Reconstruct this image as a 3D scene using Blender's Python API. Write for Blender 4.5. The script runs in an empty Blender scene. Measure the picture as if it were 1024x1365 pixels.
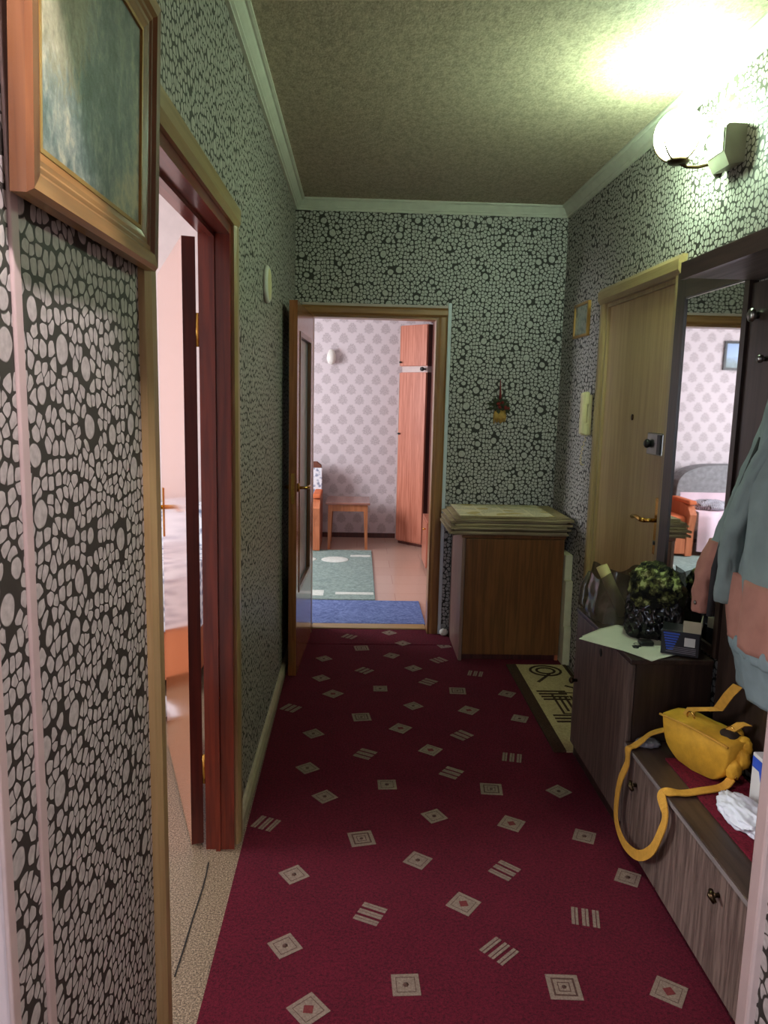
import bpy, bmesh, math, random
from mathutils import Vector, Matrix, noise
random.seed(7)
PI = math.pi
scn = bpy.context.scene
COL = scn.collection

# ------------------------------------------------------------------ camera
F_PX, PITCH, YAW, ROLL, CAM_H = 1000.6, math.radians(-8.64), math.radians(2.05), math.radians(1.30), 1.509
fw = Vector((math.sin(YAW) * math.cos(PITCH), math.cos(YAW) * math.cos(PITCH), math.sin(PITCH)))
rt0 = Vector((math.cos(YAW), -math.sin(YAW), 0))
up0 = rt0.cross(fw)
rt = rt0 * math.cos(ROLL) + up0 * math.sin(ROLL)
up = -rt0 * math.sin(ROLL) + up0 * math.cos(ROLL)
cd = bpy.data.cameras.new('camera')
cam = bpy.data.objects.new('camera', cd)
COL.objects.link(cam)
cd.sensor_fit = 'VERTICAL'
cd.sensor_height = 36
cd.lens = F_PX / 1365 * 36
cd.clip_start = 0.02
M = Matrix.Identity(4)
for i in range(3):
    M[i][0], M[i][1], M[i][2] = rt[i], up[i], -fw[i]
M[2][3] = CAM_H
cam.matrix_world = M
scn.camera = cam

def at(px, py, ax, v):
    """point where the line of sight of a photo pixel meets the plane ax = v"""
    d = fw + rt * ((px - 512) / F_PX) - up * ((py - 682.5) / F_PX)
    c = Vector((0, 0, CAM_H))
    i = 'xyz'.index(ax)
    return c + d * ((v - c[i]) / d[i])

# ------------------------------------------------------------------ world, light, exposure
w = bpy.data.worlds.new('world')
scn.world = w
w.use_nodes = True
w.node_tree.nodes['Background'].inputs[0].default_value = (0.62, 0.75, 1.0, 1)
w.node_tree.nodes['Background'].inputs[1].default_value = 0.7
scn.view_settings.view_transform = 'Standard'
scn.view_settings.look = 'None'
scn.view_settings.gamma = 1
scn.view_settings.exposure = 0.85
scn.view_settings.use_curve_mapping = False
scn.cycles.sample_clamp_indirect = 4.0

def area(name, loc, target, sx, sy, power, color):
    l = bpy.data.lights.new(name, 'AREA')
    l.shape = 'RECTANGLE'
    l.size, l.size_y, l.energy, l.color = sx, sy, power, color
    o = bpy.data.objects.new(name, l)
    COL.objects.link(o)
    o.location = loc
    o.rotation_euler = (Vector(target) - Vector(loc)).to_track_quat('-Z', 'Z').to_euler()
    return o
# daylight entering the windows of the three rooms around the hall
area('window_daylight_side_room', (-3.36, 2.55, 1.50), (-1.0, 2.75, 1.2), 1.5, 1.4, 58, (0.93, 0.96, 1.0))
area('window_daylight_far_room', (-2.52, 6.15, 1.55), (0.0, 6.75, 1.0), 1.3, 1.4, 58, (0.92, 0.94, 1.0))
area('window_daylight_rear_room', (-0.85, -2.42, 1.55), (0.9, 3.0, 1.0), 1.1, 1.4, 20, (0.72, 0.84, 1.0))

# ------------------------------------------------------------------ room dimensions
XL, XR, YB, H = -0.397, 1.238, 4.685, 2.662
YF = 8.07           # far wall of the living room

# ------------------------------------------------------------------ materials
def lin(c):
    c /= 255
    return c / 12.92 if c <= 0.04045 else ((c + 0.055) / 1.055) ** 2.4
def rgb(r, g, b):
    return (lin(r), lin(g), lin(b), 1)

class NT:
    def __init__(s, name, rough=0.5, spec=0.5):
        s.m = bpy.data.materials.new(name)
        s.m.use_nodes = True
        s.t = s.m.node_tree
        s.b = s.t.nodes['Principled BSDF']
        s.b.inputs['Roughness'].default_value = rough
        s.b.inputs['Specular IOR Level'].default_value = spec
    def n(s, typ, **kw):
        nd = s.t.nodes.new(typ)
        for k, v in kw.items():
            setattr(nd, k, v)
        return nd
    def l(s, a, b):
        s.t.links.new(a, b)
    def put(s, inp, v):
        if isinstance(v, bpy.types.NodeSocket):
            s.l(v, inp)
        elif isinstance(v, (tuple, list)) and inp.type == 'VECTOR':
            inp.default_value = v[:3]
        else:
            inp.default_value = v
    def coord(s, kind='Object'):
        return s.n('ShaderNodeTexCoord').outputs[kind]
    def mapping(s, vec, scale=(1, 1, 1), loc=(0, 0, 0), rot=(0, 0, 0)):
        m = s.n('ShaderNodeMapping')
        s.put(m.inputs['Vector'], vec)
        m.inputs['Scale'].default_value = scale
        m.inputs['Location'].default_value = loc
        m.inputs['Rotation'].default_value = rot
        return m.outputs[0]
    def math(s, op, a, b=0.0, c=0.0, clamp=False):
        m = s.n('ShaderNodeMath', operation=op, use_clamp=clamp)
        s.put(m.inputs[0], a); s.put(m.inputs[1], b); s.put(m.inputs[2], c)
        return m.outputs[0]
    def noise(s, vec, scale, detail=2, rough=0.5):
        m = s.n('ShaderNodeTexNoise')
        s.put(m.inputs['Vector'], vec)
        m.inputs['Scale'].default_value = scale
        m.inputs['Detail'].default_value = detail
        m.inputs['Roughness'].default_value = rough
        return m.outputs[0]
    def voro(s, vec, scale, feature='F1', rnd=1.0, dims='3D'):
        m = s.n('ShaderNodeTexVoronoi', feature=feature, voronoi_dimensions=dims)
        s.put(m.inputs['Vector'], vec)
        m.inputs['Scale'].default_value = scale
        m.inputs['Randomness'].default_value = rnd
        return m
    def ramp(s, fac, stops, interp='LINEAR'):
        r = s.n('ShaderNodeValToRGB')
        r.color_ramp.interpolation = interp
        e = r.color_ramp.elements
        while len(e) < len(stops):
            e.new(0.5)
        for i, (p, c) in enumerate(stops):
            e[i].position = p
            e[i].color = c if len(c) == 4 else (*c, 1)
        s.put(r.inputs[0], fac)
        return r.outputs[0]
    def mix(s, fac, a, b, blend='MIX'):
        m = s.n('ShaderNodeMix', data_type='RGBA', blend_type=blend)
        s.put(m.inputs['Factor'], fac); s.put(m.inputs['A'], a) if False else None
        s.put(m.inputs[0], fac); s.put(m.inputs[6], a); s.put(m.inputs[7], b)
        return m.outputs[2]
    def step(s, v, lo, hi):
        m = s.n('ShaderNodeMapRange')
        m.interpolation_type = 'SMOOTHSTEP'
        s.put(m.inputs[0], v); s.put(m.inputs[1], lo); s.put(m.inputs[2], hi)
        return m.outputs[0]
    def base(s, c):
        s.put(s.b.inputs['Base Color'], c)
        return s
    def bump(s, h, strength=0.3, dist=0.01):
        b = s.n('ShaderNodeBump')
        b.inputs['Strength'].default_value = strength
        b.inputs['Distance'].default_value = dist
        s.put(b.inputs['Height'], h)
        s.l(b.outputs[0], s.b.inputs['Normal'])
        return s

MAT = {}
def plain(name, c, rough=0.5, spec=0.5, metal=0.0, var=0.10, scale=18, bump=0.0):
    s = NT(name, rough, spec)
    nz = s.noise(s.coord(), scale, 3)
    dark = tuple(x * (1 - var) for x in c[:3]) + (1,)
    lite = tuple(min(1, x * (1 + var)) for x in c[:3]) + (1,)
    s.base(s.ramp(nz, [(0.3, dark), (0.7, lite)]))
    s.b.inputs['Metallic'].default_value = metal
    if bump:
        s.bump(s.noise(s.coord(), scale * 4, 3), bump, 0.004)
    MAT[name] = s.m
    return s

def wood(name, c1, c2, axis='z', rough=0.35, scale=1.0, coat=0.0, fine=60):
    s = NT(name, rough, 0.5)
    st = {'x': (0.06, 1, 1), 'y': (1, 0.06, 1), 'z': (1, 1, 0.06)}[axis]
    v = s.mapping(s.coord(), tuple(k * scale for k in st))
    a = s.noise(v, 14, 4, 0.6)
    wv = s.math('FRACT', s.math('MULTIPLY', a, 5.0))
    tri = s.math('ABSOLUTE', s.math('SUBTRACT', wv, 0.5))
    f = s.noise(v, fine, 2, 0.6)
    g = s.math('ADD', s.math('MULTIPLY', tri, 0.9), s.math('MULTIPLY', f, 0.75))
    s.base(s.ramp(g, [(0.15, c1), (0.85, c2)]))
    s.bump(f, 0.08, 0.002)
    if coat:
        s.b.inputs['Coat Weight'].default_value = coat
        s.b.inputs['Coat Roughness'].default_value = 0.12
    MAT[name] = s.m
    return s

def plane_uv(s, axis):
    """metres along a wall: (run, height, 0) from object coordinates"""
    sp = s.n('ShaderNodeSeparateXYZ')
    s.l(s.coord(), sp.inputs[0])
    cb = s.n('ShaderNodeCombineXYZ')
    s.l(sp.outputs['Y' if axis == 'x' else 'X'], cb.inputs[0])
    s.l(sp.outputs['Z'], cb.inputs[1])
    return cb.outputs[0]

def pebble_paper(name, axis):
    s = NT(name, 0.42, 0.45)
    uv = plane_uv(s, axis)
    def warp(vec, scale, amp):
        nn = s.n('ShaderNodeTexNoise'); s.l(uv, nn.inputs['Vector']); nn.inputs['Scale'].default_value = scale
        nn.inputs['Detail'].default_value = 0
        sc = s.n('ShaderNodeVectorMath', operation='SCALE')
        s.l(nn.outputs['Color'], sc.inputs[0]); sc.inputs['Scale'].default_value = amp
        ad = s.n('ShaderNodeVectorMath', operation='ADD')
        s.l(vec, ad.inputs[0]); s.l(sc.outputs[0], ad.inputs[1])
        return ad.outputs[0]
    p = warp(warp(uv, 13, 0.014), 60, 0.004)
    S = 46
    v1 = s.voro(p, S, 'F1', 0.78, '2D')
    f1 = v1.outputs['Distance']
    ed = s.voro(p, S, 'DISTANCE_TO_EDGE', 0.78, '2D').outputs['Distance']
    thr = s.math('ADD', 0.022, s.math('MULTIPLY', s.math('MAXIMUM', s.math('SUBTRACT', f1, 0.34), 0.0), 0.55))
    small = s.step(s.math('SUBTRACT', ed, thr), 0.0, 0.045)
    # scattered large pebbles; small ones centred too close to a large one are left out
    def large(vec):
        vb = s.voro(vec, 10, 'F1', 0.85, '2D')
        kc = s.n('ShaderNodeSeparateColor'); s.l(vb.outputs['Color'], kc.inputs[0])
        rad = s.math('MULTIPLY', s.math('ADD', s.math('MULTIPLY', kc.outputs[1], 0.08), 0.13), s.math('GREATER_THAN', kc.outputs[0], 0.30))
        return vb.outputs['Distance'], rad, s.math('GREATER_THAN', rad, 0.01)
    d, rad, on = large(p)
    dc, radc, onc = large(v1.outputs['Position'])
    out_c = s.math('MAXIMUM', s.math('GREATER_THAN', dc, s.math('ADD', radc, 0.060)), s.math('SUBTRACT', 1.0, onc))
    out_p = s.math('MAXIMUM', s.step(d, s.math('ADD', rad, 0.020), s.math('ADD', rad, 0.040)), s.math('SUBTRACT', 1.0, on))
    big = s.math('MULTIPLY', s.step(d, rad, s.math('SUBTRACT', rad, 0.02)), on)
    m = s.math('MAXIMUM', big, s.math('MULTIPLY', small, s.math('MULTIPLY', out_c, out_p)))
    shade = s.noise(uv, 90, 2)
    lt = s.ramp(shade, [(0.3, rgb(164, 158, 152)), (0.75, rgb(198, 192, 186))])
    s.base(s.mix(m, rgb(50, 46, 40), lt))
    s.put(s.b.inputs['Roughness'], s.math('SUBTRACT', 0.62, s.math('MULTIPLY', m, 0.17)))
    s.bump(m, 0.25, 0.002)
    MAT[name] = s.m

def damask_paper(name, axis):
    s = NT(name, 0.6, 0.3)
    uv = plane_uv(s, axis)
    sp = s.n('ShaderNodeSeparateXYZ'); s.l(uv, sp.inputs[0])
    U, V = sp.outputs[0], sp.outputs[1]
    PX, PZ = 0.176, 0.212
    def motif(du, dv):
        fu = s.math('SUBTRACT', s.math('FRACT', s.math('ADD', s.math('DIVIDE', U, PX), du)), 0.5)
        fv = s.math('SUBTRACT', s.math('FRACT', s.math('ADD', s.math('DIVIDE', V, PZ), dv)), 0.5)
        # tear drop: narrows toward its tip, scalloped outline
        x = s.math('MULTIPLY', fu, PX); y = s.math('MULTIPLY', fv, PZ)
        wdt = s.math('ADD', 1.0, s.math('MULTIPLY', y, 6.0))
        x2 = s.math('MULTIPLY', x, wdt)
        ang = s.math('ARCTAN2', y, x2)
        r = s.math('SQRT', s.math('ADD', s.math('POWER', s.math('ABSOLUTE', x2), 2.0), s.math('MULTIPLY', s.math('POWER', s.math('ABSOLUTE', y), 2.0), 0.8)))
        r = s.math('ADD', r, s.math('MULTIPLY', s.math('SINE', s.math('MULTIPLY', ang, 9.0)), 0.004))
        return s.step(r, 0.054, 0.038)
    m = s.math('MAXIMUM', motif(0, 0), motif(0.5, 0.5))
    fig = s.noise(uv, 120, 3, 0.7)
    m = s.math('MULTIPLY', m, s.step(fig, 0.34, 0.60))
    s.base(s.mix(s.math('MULTIPLY', m, 0.62), rgb(214, 203, 206), rgb(146, 132, 134)))
    MAT[name] = s.m

def carpet_mat(name, c1, c2, scale=260, bump=0.8):
    s = NT(name, 0.95, 0.1)
    v = s.coord()
    a = s.noise(v, scale, 3, 0.75)
    b = s.noise(v, 7, 3)
    a2 = s.noise(v, scale * 0.45, 2, 0.7)
    g = s.math('ADD', s.math('ADD', s.math('MULTIPLY', a, 0.5), s.math('MULTIPLY', a2, 0.45)), s.math('MULTIPLY', b, 0.08))
    s.base(s.ramp(g, [(0.36, c1), (0.68, c2)]))
    s.bump(a, bump, 0.006)
    s.b.inputs['Sheen Weight'].default_value = 0.02
    MAT[name] = s.m
    return s

for ax in 'xy':
    pebble_paper('pebble_' + ax, ax)
    damask_paper('damask_' + ax, ax)
plain('plaster', rgb(214, 198, 196), 0.8, 0.2, var=0.04)
plain('white_ceiling', rgb(225, 222, 216), 0.8, 0.2, var=0.03)
# embossed ceiling paper
s = NT('ceiling_paper', 0.6, 0.3)
v = s.mapping(s.coord(), (1, 0.55, 1))
e1 = s.noise(v, 55, 4, 0.7)
e2 = s.noise(v, 150, 2, 0.6)
g = s.math('ADD', s.math('MULTIPLY', e1, 0.6), s.math('MULTIPLY', e2, 0.4))
s.base(s.ramp(g, [(0.36, rgb(150, 136, 116)), (0.62, rgb(202, 186, 164))]))
s.bump(g, 0.5, 0.006)
MAT['ceiling_paper'] = s.m
# speckled linoleum
s = NT('linoleum', 0.35, 0.5)
v = s.coord()
sp_ = s.noise(v, 200, 2, 0.8)
s.base(s.mix(s.noise(v, 3, 2), s.ramp(sp_, [(0.36, rgb(60, 48, 36)), (0.5, rgb(126, 106, 84)), (0.64, rgb(176, 158, 134))]),
             s.ramp(sp_, [(0.36, rgb(56, 46, 36)), (0.5, rgb(116, 100, 80)), (0.64, rgb(166, 148, 126))])))
MAT['linoleum'] = s.m
s = NT('parquet', 0.18, 0.5)
v = s.coord()
br = s.n('ShaderNodeTexBrick'); s.l(v, br.inputs['Vector'])
br.inputs['Scale'].default_value = 1.0
br.inputs['Brick Width'].default_value = 0.6; br.inputs['Row Height'].default_value = 0.3
br.inputs['Mortar Size'].default_value = 0.004
br.inputs['Color1'].default_value = rgb(190, 158, 142); br.inputs['Color2'].default_value = rgb(184, 151, 135); br.inputs['Mortar'].default_value = rgb(172, 138, 122)
s.base(s.mix(s.math('MULTIPLY', s.noise(v, 40, 3), 0.35), br.outputs[0], rgb(212, 172, 152)))
MAT['parquet'] = s.m

carpet_mat('carpet_red', rgb(46, 8, 18), rgb(114, 24, 46))
carpet_mat('carpet_edge', rgb(70, 12, 26), rgb(120, 30, 48), 200)
carpet_mat('motif_cream', rgb(104, 86, 76), rgb(148, 130, 116), 300, 0.4)
carpet_mat('motif_dark', rgb(64, 42, 38), rgb(96, 70, 60), 300, 0.4)
carpet_mat('motif_red', rgb(96, 36, 40), rgb(116, 54, 52), 300, 0.4)
carpet_mat('rug_blue', rgb(70, 84, 132), rgb(128, 146, 196), 60)
carpet_mat('rug_teal', rgb(108, 126, 122), rgb(158, 176, 168), 60)
carpet_mat('rug_white', rgb(190, 196, 188), rgb(225, 228, 220), 60)
carpet_mat('mat_beige', rgb(150, 128, 92), rgb(196, 174, 132), 200, 0.5)
carpet_mat('mat_brown', rgb(44, 28, 20), rgb(74, 50, 36), 200, 0.5)
carpet_mat('mat_burgundy', rgb(70, 10, 24), rgb(128, 28, 48), 200, 0.6)

wood('mahogany', rgb(84, 26, 18), rgb(132, 50, 30), 'z', 0.28, coat=0.3)
wood('mahogany_y', rgb(84, 26, 18), rgb(132, 50, 30), 'y', 0.28, coat=0.3)
wood('leaf_gloss', rgb(170, 84, 48), rgb(206, 118, 74), 'z', 0.22, coat=1.0)
wood('leaf_edge', rgb(60, 22, 18), rgb(92, 36, 26), 'z', 0.35)
wood('casing_z', rgb(148, 122, 80), rgb(174, 148, 102), 'z', 0.35, coat=0.15)
wood('casing_y', rgb(148, 122, 80), rgb(174, 148, 102), 'y', 0.35, coat=0.15)
wood('casing_x', rgb(140, 112, 66), rgb(166, 138, 88), 'x', 0.35, coat=0.15)
wood('brown_leaf', rgb(118, 64, 34), rgb(160, 96, 54), 'z', 0.25, coat=0.5)
wood('brown_case', rgb(128, 86, 48), rgb(158, 112, 66), 'z', 0.35, coat=0.2)
wood('brown_case_x', rgb(128, 86, 48), rgb(158, 112, 66), 'x', 0.35, coat=0.2)
wood('entry_ply', rgb(170, 136, 90), rgb(194, 162, 112), 'z', 0.4, coat=0.2, fine=30)
wood('dark_walnut', rgb(34, 24, 20), rgb(62, 46, 40), 'z', 0.35)
wood('dark_walnut_y', rgb(40, 28, 24), rgb(70, 52, 45), 'y', 0.35)
wood('grey_walnut', rgb(58, 46, 41), rgb(122, 102, 92), 'z', 0.4, scale=1.8, fine=90)
wood('shelf_under', rgb(96, 88, 86), rgb(132, 122, 118), 'y', 0.5)
wood('cab_brown', rgb(80, 46, 26), rgb(120, 74, 42), 'z', 0.3, coat=0.3)
wood('orange_wood', rgb(168, 92, 58), rgb(200, 122, 84), 'z', 0.35)
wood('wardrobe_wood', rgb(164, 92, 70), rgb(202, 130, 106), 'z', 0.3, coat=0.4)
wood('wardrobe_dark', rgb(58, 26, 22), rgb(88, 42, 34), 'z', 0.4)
wood('table_wood', rgb(150, 88, 52), rgb(186, 120, 78), 'z', 0.35)
wood('table_top', rgb(120, 78, 66), rgb(156, 108, 94), 'x', 0.2, coat=0.5)
wood('frame_wood', rgb(122, 86, 46), rgb(166, 124, 72), 'y', 0.3, coat=0.3)
wood('frame_wood_z', rgb(88, 52, 30), rgb(124, 80, 46), 'z', 0.3, coat=0.3)  # darker copy of the frame wood: shading on the stile put into the colour
plain('frame_gold', rgb(160, 120, 60), 0.35, 0.5, 0.5)
plain('frame_black', rgb(26, 20, 16), 0.4)
plain('crown_white', rgb(206, 204, 190), 0.5, 0.4, var=0.05)
plain('baseboard_paint', rgb(176, 160, 136), 0.5, 0.4, var=0.12)
plain('bead_pink', rgb(196, 176, 170), 0.4, 0.5, var=0.05)
plain('bead_white', rgb(214, 220, 226), 0.4, 0.5, var=0.05)
plain('brass', rgb(206, 160, 80), 0.25, 0.5, 1.0, 0.06)
plain('dark_bronze', rgb(70, 56, 40), 0.35, 0.5, 1.0)
plain('steel', rgb(150, 148, 144), 0.3, 0.5, 1.0)
plain('black_metal', rgb(22, 20, 20), 0.4)
plain('cream_plastic', rgb(226, 210, 160), 0.35, var=0.04)
plain('white_plastic', rgb(226, 222, 214), 0.4, var=0.04)
plain('chime_grey', rgb(150, 146, 128), 0.45, var=0.05)
plain('chime_cream', rgb(208, 202, 170), 0.45, var=0.05)
plain('black_gap', rgb(16, 12, 10), 0.8)
plain('foam_cream', rgb(196, 184, 154), 0.7, var=0.08)
plain('paper_white', rgb(226, 222, 208), 0.7, 0.2, var=0.03)
plain('paper_white2', rgb(206, 200, 186), 0.7, 0.2, var=0.03)
plain('roll_cream', rgb(208, 190, 130), 0.6, var=0.08)
plain('yellow_canvas', rgb(214, 162, 50), 0.7, 0.3, var=0.12, scale=30, bump=0.25)
plain('yellow_strap', rgb(200, 148, 58), 0.75, 0.25, var=0.10, scale=60, bump=0.3)
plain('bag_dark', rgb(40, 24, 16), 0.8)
plain('teal_cloth', rgb(116, 128, 126), 0.8, 0.2, var=0.12, scale=12, bump=0.2)
plain('teal_grey', rgb(120, 134, 136), 0.8, 0.2, var=0.14, scale=12, bump=0.2)
plain('pink_cloth', rgb(160, 112, 98), 0.85, 0.2, var=0.12, scale=14, bump=0.25)
plain('dark_lining', rgb(34, 32, 34), 0.85)
plain('grey_fabric', rgb(136, 136, 138), 0.9, 0.2, var=0.2, scale=25, bump=0.3)
plain('sofa_cover', rgb(214, 190, 200), 0.85, 0.2, var=0.08, scale=6)
plain('brown_fabric', rgb(112, 70, 56), 0.9, 0.2, var=0.15)
plain('orange_fabric', rgb(206, 112, 72), 0.8, 0.2, var=0.12)
plain('carton_black', rgb(22, 22, 30), 0.45, var=0.1)
plain('carton_inside', rgb(186, 178, 150), 0.6, var=0.05)
plain('print_white', rgb(214, 212, 208), 0.6, var=0.03)
plain('blue_print', rgb(44, 84, 190), 0.4, var=0.1)
plain('white_bag', rgb(222, 226, 234), 0.35, 0.5, var=0.05)
plain('grey_bag', rgb(120, 116, 124), 0.25, 0.6, var=0.3, scale=20)
wood('mauve_laminate', rgb(104, 76, 68), rgb(136, 104, 94), 'z', 0.3)
plain('copper_red', rgb(120, 30, 24), 0.6, var=0.25, scale=60)
plain('leaf_green', rgb(52, 56, 32), 0.7, var=0.3, scale=60)
plain('straw_gold', rgb(172, 132, 62), 0.6, var=0.25, scale=60)

# mirror glass, window glass, lamp glass
s = NT('mirror_glass', 0.02); s.b.inputs['Metallic'].default_value = 1.0
s.base(s.ramp(s.noise(s.coord(), 3, 1), [(0.3, (0.86, 0.87, 0.87)), (0.7, (0.88, 0.89, 0.89))])); MAT['mirror_glass'] = s.m
s = NT('door_glass', 0.25); s.b.inputs['Transmission Weight'].default_value = 0.45
s.base(s.ramp(s.noise(s.coord(), 20, 2), [(0.3, rgb(196, 206, 212)), (0.7, rgb(214, 222, 226))]))
s.bump(s.voro(s.mapping(s.coord(), (60, 60, 60)), 1.0).outputs['Distance'], 0.3, 0.003); MAT['door_glass'] = s.m
s = NT('window_glass', 0.0); s.b.inputs['Transmission Weight'].default_value = 1.0
s.base(s.ramp(s.noise(s.coord(), 2, 1), [(0.3, (0.94, 0.96, 0.96)), (0.7, (0.97, 0.98, 0.98))])); MAT['window_glass'] = s.m
s = NT('picture_glass', 0.12); s.base(s.ramp(s.noise(s.coord(), 26, 3), [(0.35, rgb(96, 104, 90)), (0.55, rgb(146, 150, 134)), (0.75, rgb(84, 84, 76))])); MAT['picture_glass'] = s.m
s = NT('clear_bag', 0.18, 0.6); s.b.inputs['Alpha'].default_value = 0.80
s.base(s.ramp(s.noise(s.coord(), 14, 3), [(0.3, rgb(66, 58, 46)), (0.7, rgb(96, 86, 70))])); MAT['clear_bag'] = s.m
s = NT('black_bag', 0.22, 0.6)
s.base(s.ramp(s.noise(s.coord(), 14, 3), [(0.3, rgb(12, 11, 13)), (0.7, rgb(30, 28, 32))])); MAT['black_bag'] = s.m
s = NT('camo', 0.8, 0.2)
s.base(s.ramp(s.noise(s.coord(), 26, 3, 0.6), [(0.40, rgb(24, 24, 20)), (0.47, rgb(66, 66, 40)), (0.54, rgb(112, 116, 66)), (0.60, rgb(178, 182, 124))], 'CONSTANT')); MAT['camo'] = s.m
s = NT('floral_throw', 0.8, 0.2)
vv = s.voro(s.coord(), 26)
s.base(s.ramp(s.math('ADD', s.math('MULTIPLY', vv.outputs['Distance'], 0.8), s.math('MULTIPLY', s.noise(s.coord(), 60, 3), 0.5)),
              [(0.40, rgb(126, 134, 158)), (0.55, rgb(176, 182, 198)), (0.68, rgb(226, 228, 234))])); MAT['floral_throw'] = s.m
s = NT('striped_cloth', 0.8, 0.2)
wv = s.n('ShaderNodeTexWave'); s.l(s.coord(), wv.inputs[0]); wv.inputs['Scale'].default_value = 18; wv.inputs['Distortion'].default_value = 2.5
s.base(s.ramp(wv.outputs['Fac'], [(0.35, rgb(60, 46, 48)), (0.5, rgb(206, 204, 214))])); MAT['striped_cloth'] = s.m
# printed newspaper: rows of grey print in columns
def newsprint(name, paper, tint):
    s = NT(name, 0.8, 0.15)
    sp = s.n('ShaderNodeSeparateXYZ'); s.l(s.coord(), sp.inputs[0])
    rows = s.math('GREATER_THAN', s.math('FRACT', s.math('MULTIPLY', sp.outputs[1], 90.0)), 0.5)
    cols = s.math('GREATER_THAN', s.math('FRACT', s.math('MULTIPLY', sp.outputs[0], 7.0)), 0.1)
    gaps = s.math('GREATER_THAN', s.noise(s.mapping(s.coord(), (120, 90, 1)), 1.0, 1), 0.42)
    blk = s.math('GREATER_THAN', s.noise(s.mapping(s.coord(), (7, 12, 1)), 1.0, 0), 0.42)
    ink = s.math('MULTIPLY', s.math('MULTIPLY', rows, cols), s.math('MULTIPLY', gaps, blk))
    ph = s.math('GREATER_THAN', s.noise(s.mapping(s.coord(), (9, 10, 1), (3, 1, 0)), 1.0, 0), 0.63)
    c = s.mix(s.math('MULTIPLY', ink, 0.45), paper, rgb(60, 58, 54))
    s.base(s.mix(s.math('MULTIPLY', ph, 0.7), c, tint))
    MAT[name] = s.m
newsprint('newsprint', rgb(232, 216, 180), rgb(196, 166, 92))
plain('newsprint_old', rgb(164, 144, 110), 0.85, 0.15, var=0.2, scale=30)
s = NT('newsprint_edge', 0.9, 0.1)
lay = s.noise(s.mapping(s.coord(), (3, 3, 420)), 1.0, 2, 0.6)
s.base(s.ramp(lay, [(0.38, rgb(50, 40, 30)), (0.5, rgb(132, 112, 84)), (0.62, rgb(196, 178, 142))])); MAT['newsprint_edge'] = s.m
# oil landscape of the big painting: grey-green ground, pale tree masses
s = NT('painting', 0.35, 0.4)
v = s.coord()
a = s.noise(s.mapping(v, (1, 9, 7)), 1.0, 5, 0.65)
b = s.noise(s.mapping(v, (1, 60, 45)), 1.0, 4, 0.7)
g = s.math('ADD', s.math('MULTIPLY', a, 0.75), s.math('MULTIPLY', b, 0.32))
c0 = s.ramp(g, [(0.40, rgb(44, 58, 54)), (0.50, rgb(92, 106, 102)), (0.57, rgb(134, 142, 130)), (0.66, rgb(188, 184, 152))])
sp = s.n('ShaderNodeSeparateXYZ'); s.l(v, sp.inputs[0])
dx = s.math('DIVIDE', s.math('SUBTRACT', sp.outputs[1], -0.13), 0.10)
dz = s.math('DIVIDE', s.math('SUBTRACT', sp.outputs[2], 0.30), 0.15)
rr = s.math('ADD', s.math('ADD', s.math('MULTIPLY', dx, dx), s.math('MULTIPLY', dz, dz)), s.math('MULTIPLY', s.math('SUBTRACT', b, 0.5), 3.0))
tree = s.step(rr, 1.3, 0.5)
s.base(s.mix(s.math('MULTIPLY', tree, 0.75), c0, s.ramp(b, [(0.3, rgb(128, 124, 92)), (0.7, rgb(178, 172, 136))])))
s.bump(b, 0.3, 0.003)
MAT['painting'] = s.m
s = NT('sea_print', 0.3)
sp = s.n('ShaderNodeSeparateXYZ'); s.l(s.coord(), sp.inputs[0])
s.base(s.ramp(s.math('ADD', s.math('MULTIPLY', sp.outputs[2], 4.0), s.math('MULTIPLY', s.noise(s.coord(), 14, 3), 0.5)),
              [(0.25, rgb(52, 74, 70)), (0.5, rgb(96, 120, 128)), (0.75, rgb(140, 168, 206))])); MAT['sea_print'] = s.m
# lit lamp glass
def lit(name, c, strength):
    s = NT(name, 0.3)
    s.base(rgb(240, 240, 235))
    s.b.inputs['Emission Color'].default_value = (*c, 1)
    s.b.inputs['Emission Strength'].default_value = strength
    MAT[name] = s.m
lit('lamp_glass', (0.68, 1.0, 0.68), 62.0)
lit('ceiling_lamp_glass', (1.0, 0.80, 0.88), 60.0)

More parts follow.
